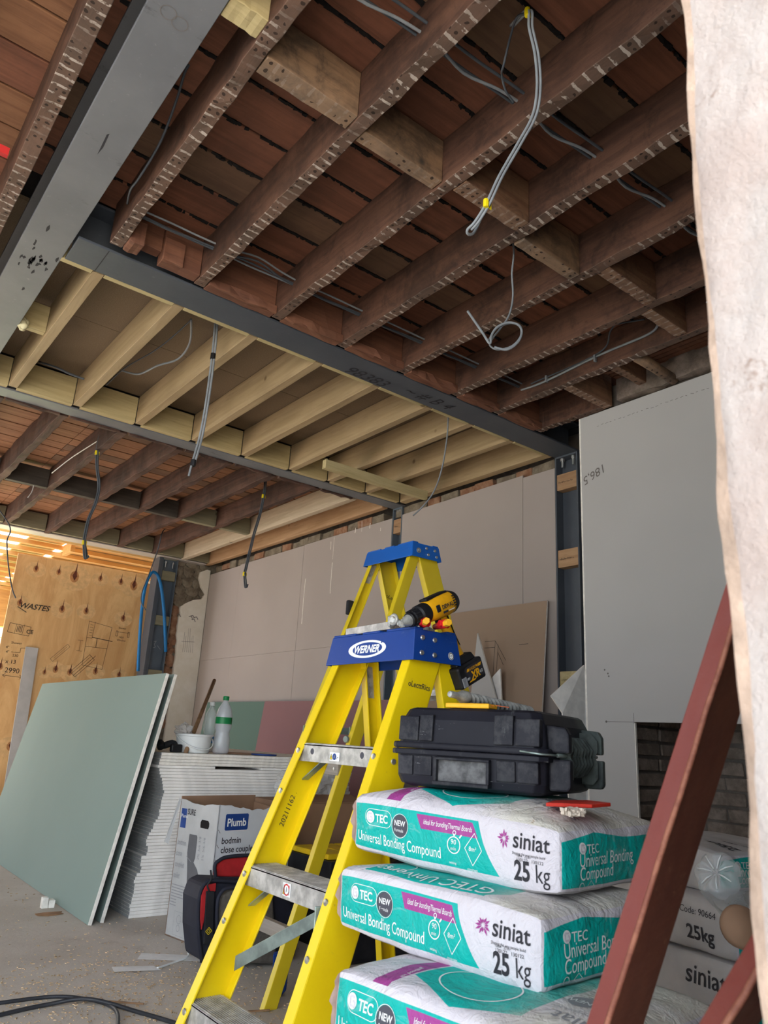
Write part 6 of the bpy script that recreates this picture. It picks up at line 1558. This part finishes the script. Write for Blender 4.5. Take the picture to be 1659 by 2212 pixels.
mb = MB().prism([V(1.435, 3.36, .003), V(1.64, 3.215, .003), V(1.60, 3.145, .003), V(1.39, 3.285, .003)], (0, 0, .0006)); obj('paper_strip', mb, M['paper'], None, label='white printed paper strip on the floor near the carton', cat='paper')
mb = MB().prism([V(1.265, 3.225, .003), V(1.41, 3.165, .004), V(1.415, 3.10, .004), V(1.252, 3.165, .003)], (0, 0, .0006)); obj('paper_strip', mb, M['paper'], None, label='smaller white paper strip on the floor, nearest the camera', cat='paper')
cable('twist_tie', [(1.41, 3.13, .004), (1.50, 3.17, .006), (1.57, 3.20, .012), (1.60, 3.28, .02)], .004, 'white', 'pale plastic strip trailing from the paper on the floor', cat='strip')
q = at(100, 1960, 2, 0.0)
obj('wood_offcut', MB().box((q.x-.03, q.y-.02, 0), (q.x+.0, q.y+.01, .05), j=.002).box((q.x+.005, q.y-.02, 0), (q.x+.035, q.y+.02, .035), j=.002), M['pb_edge'], None, bevel=.002, label='two small pale blocks under the edge of the leaning green board', cat='offcut')
mb = MB(); q = at(108, 1975, 2, 0.0)
mb.prism([q+V(math.cos(t)*.075*rnd(.7, 1.1), math.sin(t)*.05*rnd(.7, 1.1), .001) for t in [k*math.pi/5 for k in range(10)]], (0, 0, .002)); obj('floor_stain', mb, plain('brown_stain', (.35, .19, .10), .9, var=.2), fl)
for (u, v, L, a) in ((235, 2165, .12, -.7), (520, 2188, .10, -.3), (430, 2040, .05, .4)):
    q = at(u, v, 2, .004); obj('wood_splinter', MB().obox(q, V(math.cos(a)*L, math.sin(a)*L, 0), V(-math.sin(a)*.006, math.cos(a)*.006, 0), V(0, 0, .004)), M['stick'], None, label={235: 'thin wood splinter on the floor beside the black cable', 520: 'reddish wood splinter on the floor between the ladder rails', 430: 'short splinter on the floor by the tool bag'}[u], cat='splinter')

# bottle lying on the far sacks, base towards the camera
c = atD(1545, 1882, 1.98); ax = (atD(1612, 1975, 2.15)-c).normalized()
r = empty('water_bottle', c, 'empty clear bottle lying on the far sacks, ribbed base facing the camera', 'bottle')
mb = MB(); n = 40; prof = [(0, .012), (.012, .006), (.034, .0), (.047, .008), (.052, .025), (.052, .085), (.044, .105), (.050, .13), (.049, .20), (.018, .25), (.016, .275)]
a = ax.orthogonal().normalized(); b = ax.cross(a)
for i, (rr, h) in enumerate(prof):
    for k in range(n):
        t = 2*math.pi*k/n; q_ = rr*(1+(.05*math.cos(7*t) if i in (3, 4) else 0)); hh_ = h+(.006*math.cos(7*t) if i in (1, 2) else 0); mb.v.append(c+ax*hh_+(a*math.cos(t)+b*math.sin(t))*q_)
for i in range(len(prof)-1):
    for k in range(n): k2 = (k+1) % n; mb.f.append([i*n+k, i*n+k2, (i+1)*n+k2, (i+1)*n+k]); mb.m.append(0)
obj('body', mb, M['clear'], r, smooth=True)
mb = MB()
for k in range(7):
    t = 2*math.pi*k/7; dr = a*math.cos(t)+b*math.sin(t); mb.tube([c+dr*.008+ax*.003, c+dr*.025-ax*.003, c+dr*.040+ax*.0], .0016, 6)
obj('base_rib', mb, M['print_white'], r, smooth=True)
c2 = atD(1590, 2005, 1.9); obj('tape_roll', MB().lathe([(.0, .0), (.018, 0), (.038, .006), (.042, .02), (.038, .034), (.0, .036)], c2, (-.5, -.75, .3), 24), M['card'], None, smooth=True, label='translucent roll with yellow core beside the lying bottle', cat='roll')

# ================================================================== THINGS HANGING FROM THE CEILING
def yt(par, c, ax=(0, 0, 1), s=.012): 
    return obj('tape_tag', MB().lathe([(0, -s), (s*.62, -s), (s*.66, 0), (s*.62, s), (0, s)], c, ax, 8).add([Vector(c)+V(.0, 0, -s), Vector(c)+V(s*1.5, -.002, -s*.9), Vector(c)+V(s*1.5, -.002, s*.8), Vector(c)+V(0, 0, s)], [(0, 1, 2, 3)]), M['tag_yellow'], par)
# A: long looped grey pair at the top centre
YA = 1.36
def path(uvs, D0, D1=None):
    out = []
    for i, (u, v) in enumerate(uvs):
        t = i/max(1, len(uvs)-1); out.append(atD(u, v, D0+((D1 or D0)-D0)*t))
    return out
r = empty('hanging_cable', at(1140, 30, 2, 2.84), 'long grey cable pair with yellow tags looping down at the top centre', 'cable')
P1 = [V(1.30, 1.20, 3.0)]+path([(1139, 22), (1143, 60), (1156, 120), (1160, 190), (1150, 250), (1118, 310), (1078, 380), (1050, 440), (1025, 480), (1010, 496), (1012, 506), (1024, 502), (1040, 470), (1055, 434)], 1.66, 1.84)
obj('strand', MB().tube(smooth_path(P1, 6), .0042, 8), M['cable'], r, smooth=True)
P1b = [p+V(.008, -.006, 0) for p in P1[:-4]]
obj('strand', MB().tube(smooth_path(P1b, 6), .0040, 8), M['cable'], r, smooth=True)
P1c = path([(1139, 30), (1118, 36), (1105, 70), (1088, 140), (1084, 160), (1092, 195), (1110, 222)], 1.66, 1.95)
obj('strand', MB().tube(smooth_path(P1c, 6), .0036, 8), M['cable_dark'], r, smooth=True)
yt(r, P1[1]+V(0, 0, -.008), s=.013); yt(r, P1[8]+V(0, 0, 0), s=.013)
# B: coil
r = empty('hanging_cable', at(1108, 545, 2, 2.86), 'grey cable coil knotted below the joists at the centre right', 'cable')
PB = [V(2.03, 1.86, 3.0)]+path([(1110, 545), (1106, 590), (1108, 640), (1100, 680), (1082, 708), (1066, 728), (1058, 745), (1075, 755), (1105, 748), (1124, 728), (1126, 708), (1112, 698), (1088, 702), (1068, 714), (1056, 735)], 2.74, 2.70)
obj('strand', MB().tube(smooth_path(PB, 6), .0040, 8), M['cable'], r, smooth=True)
PB2 = path([(1068, 750), (1095, 755), (1118, 740), (1127, 718), (1120, 702), (1098, 697), (1075, 706), (1062, 724), (1058, 742), (1040, 715), (1010, 672)], 2.70, 2.68)
obj('strand', MB().tube(smooth_path(PB2, 6), .0052, 8), M['cable'], r, smooth=True)
# C..G drops
def drop(uvs, D0, D1, rad, mat, label, tags=(), top=None, double=False):
    pts_ = path(uvs, D0, D1)
    if top is not None: pts_ = [Vector(top)]+pts_
    r = empty('hanging_cable', pts_[0], label, 'cable')
    obj('strand', MB().tube(smooth_path(pts_, 6), rad, 8), M[mat], r, smooth=True)
    if double: obj('strand', MB().tube(smooth_path([p+V(.010, -.008, .002*math.sin(i)) for i, p in enumerate(pts_[:-1])], 6), rad, 8), M[mat], r, smooth=True)
    for (i, m_) in tags:
        if m_ == 'y': yt(r, pts_[i], s=.016)
        else: obj('tape_band', MB().tube([pts_[i]+V(.004, -.003, .016), pts_[i]+V(.004, -.003, -.016)], rad*2.4, 8), M['black'], r)
    return r
p = at(468, 705, 2, 3.04)
drop([(464, 706), (458, 770), (446, 860), (432, 940), (415, 1000), (408, 1028)], 3.66, 3.60, .0060, 'cable', 'straight double grey cable with black tape bands hanging before the pale joists', tags=((2, 'b'), (5, 'b')), top=(1.40, 3.40, 3.03), double=True)
drop([(968, 905), (965, 950), (955, 1010), (938, 1060), (915, 1092), (892, 1114)], 4.44, 4.50, .0048, 'cable', 'single thin grey cable curving down before the beige wall boards', top=(3.0, 3.29, 3.03))
drop([(211, 955), (208, 978), (208, 1010), (212, 1050), (205, 1085), (190, 1120), (183, 1150), (180, 1172), (182, 1205), (188, 1200), (182, 1165)], 5.65, 5.75, .0062, 'cable_dark', 'looped grey cable with two yellow tags under the dark far joists', tags=((2, 'y'), (8, 'y')), top=(1.47, 5.44, 3.03), double=True)
drop([(571, 1050), (568, 1072), (560, 1110), (548, 1150), (538, 1190), (530, 1225), (527, 1240), (529, 1268), (532, 1262), (529, 1238)], 6.08, 6.0, .0062, 'cable_dark', 'looped grey cable with yellow tags hanging in front of the beige wall', tags=((2, 'y'), (7, 'y')), top=(2.84, 5.39, 3.03), double=True)
drop([(18, 1130), (15, 1170), (18, 1220), (26, 1270), (34, 1292)], 7.6, 7.8, .006, 'cable_dark', 'thin dark cable hanging before the plywood at the left edge', top=(1.0, 7.6, 3.03))
drop([(350, 1152), (340, 1190), (322, 1240), (308, 1275), (305, 1300), (315, 1318)], 8.3, 8.4, .006, 'cable_dark', 'thin dark cable hanging from the far beam beside the blue pipe', top=(3.0, 7.9, 3.03))
drop([(212, 952), (180, 972), (150, 992), (112, 1022)], 5.66, 6.3, .004, 'cable_white', 'thin white wire stapled along a dark far joist')
drop([(72, 1052), (68, 1064), (60, 1075)], 6.9, 6.9, .004, 'cable_white', 'short white wire tail below the dark far nogging', top=at(73, 1045, 2, 2.87))
cable('hanging_cable', [at(408, 140, 2, 3.0)]+[at(u, v, 2, z) for (u, v, z) in ((398, 160, 2.99), (380, 220, 2.97), (345, 310, 2.93), (300, 385, 2.90), (282, 410, 2.90), (275, 440, 2.93))], .0045, 'cable_dark', 'dark cable sagging between the wide steel beam and the first old joist')
cable('hanging_cable', [at(413, 690, 2, 3.0), at(410, 740, 2, 2.98), at(385, 775, 2, 2.95), at(340, 790, 2, 2.93), at(300, 808, 2, 2.93), at(262, 800, 2, 2.93)], .006, 'cable', 'grey cable drooping between the second and third pale joists')
cable('hanging_cable', [at(412, 692, 2, 3.0), at(370, 730, 2, 3.0), at(330, 760, 2, 2.99), at(270, 795, 2, 2.98), at(230, 832, 2, 2.96)], .004, 'cable_dark', 'thin dark cable crossing the chipboard between pale joists')
cable('hanging_cable', [at(85, 782, 2, 3.0), at(120, 793, 2, 2.97), at(150, 807, 2, 2.95), at(182, 819, 2, 2.94)], .007, 'cable_dark', 'short dark cable entering a drilled hole in a pale joist')
# runs threaded through the joists
for j, (yf, z, o) in enumerate(((1.40, 2.957, .0), (1.375, 2.950, .02), (1.35, 2.958, .01))):
    pts_ = []
    for i in range(3, 24):
        x = .60+ (i-3)*.135; sag = .006*math.sin((x-JX[0])/.4*math.pi)**2; pts_.append(V(x, yf-(x-.7)*.050+(.03 if j == 1 else .0)*math.sin((x-JX[0])/.4*math.pi)**2, z-sag))
    cable('joist_cable', pts_, .0050, 'cable_dark' if j != 1 else 'cable', 'grey cables threaded through the middle of the near old joists', group='cables in the near old joists', k=4)
for j, (yf, z) in enumerate(((2.785, 2.957), (2.765, 2.950), (2.75, 2.960), (2.775, 2.945))):
    pts_ = []
    for i in range(0, 19):
        x = .74+i*.132; sg = math.sin((x-JX[0])/.4*math.pi)**2; pts_.append(V(x, yf-(x-.7)*.02-(.025*j if 1.1 < x < 1.48 else .006*j)*sg, z-.006*sg*(1+(j % 2))))
    cable('joist_cable', pts_, .0045, 'cable_dark' if j % 2 else 'cable', 'grey cables threaded through the old joists just before the near cross beam', group='cables before the near cross beam', k=4)
mbp = [V(3.036, 2.70, 2.915), V(3.034, 2.52, 2.905), V(3.034, 2.15, 2.925), V(3.034, 1.86, 2.925), V(3.034, 1.80, 2.955)]
cable('clipped_cable', mbp, .0065, 'cable', 'grey cable clipped along the side of an old joist near the right wall')
cable('clipped_cable', [V(3.03, 2.62, 2.925), V(3.028, 2.15, 2.935), V(2.90, 1.98, 2.95), V(2.80, 1.80, 2.96)], .0045, 'cable_dark', 'thinner cable leaving the clipped cable towards the next joist')
cable('clipped_cable', [V(2.74, 2.35, 2.93), V(2.80, 2.1, 2.95), V(2.95, 1.82, 2.96)], .0045, 'cable_dark', 'thin cable strung diagonally between two old joists at the right')
for y in (2.50, 2.17): obj('cable_clip', MB().box((3.022, y, 2.895), (3.0415, y+.012, 2.935)), M['cable'], None, bevel=.002, label='small grey clip on the clipped cable, %s the near cross beam' % ('closer to' if y > 2.3 else 'farther from'), cat='clip')
for k in range(5): cable('cable_tail', [V(3.02-.02*k, 1.50, 2.90), V(3.10, 1.40-.02*k, 2.90+.006*k), V(3.25, 1.25, 2.93-.01*k)], .0035, 'cable', 'bundle of thin grey cables beside the rough wall edge at the right', group='cable bundle at the right', k=5)
# batten resting under the pale joists
obj('timber_batten', beam(MB(), 2.765, 3.755, (4.33, 4.375), (2.775, ZC-.006), 0, 6, .0006), M['new_green'], None, bevel=.002, label='pale treated batten fixed across under the new joists near the wall', cat='batten')
# foam
mb = MB()
for k in range(10):
    mb2 = MB().lathe([(0, -.02), (.014, -.014), (.02, 0), (.014, .014), (0, .02)], (.575+rnd(-.01, .025), 3.93+rnd(-.03, .02), 2.865+rnd(-.012, .05)), n=10); mb.add(mb2.v, mb2.f)
obj('expanding_foam', mb, M['foam'], None, smooth=True, label='lump of pale expanding foam beside the wide steel beam', cat='foam')
# blue pipe at the far column
pp = [at(u, v, 1, 8.42) for (u, v) in ((298, 1450), (301, 1390), (306, 1320), (314, 1268), (324, 1242), (333, 1236), (343, 1248), (350, 1280), (355, 1330), (358, 1408))]
cable('water_pipe', pp, .018, 'hose', 'blue plastic water pipe bent over in an arch at the far column', cat='pipe', k=6, n=12)
# garden glimpse
random.seed(5); mb = MB()
for k in range(900):
    c = V(rnd(1.2, 3.2), rnd(15.5, 17), rnd(1.0, 3.2)); a = V(rnd(-1, 1), rnd(-1, 1), rnd(-1, 1)).normalized()*.07; b = V(rnd(-1, 1), rnd(-1, 1), rnd(-1, 1)).normalized()*.05; mb.add([c-a, c+b, c+a, c-b], [(0, 1, 2, 3)])
obj('shrub', mb, M['leaf'], None, label='bright green shrub glimpsed outside past the left end of the plywood', cat='shrub')
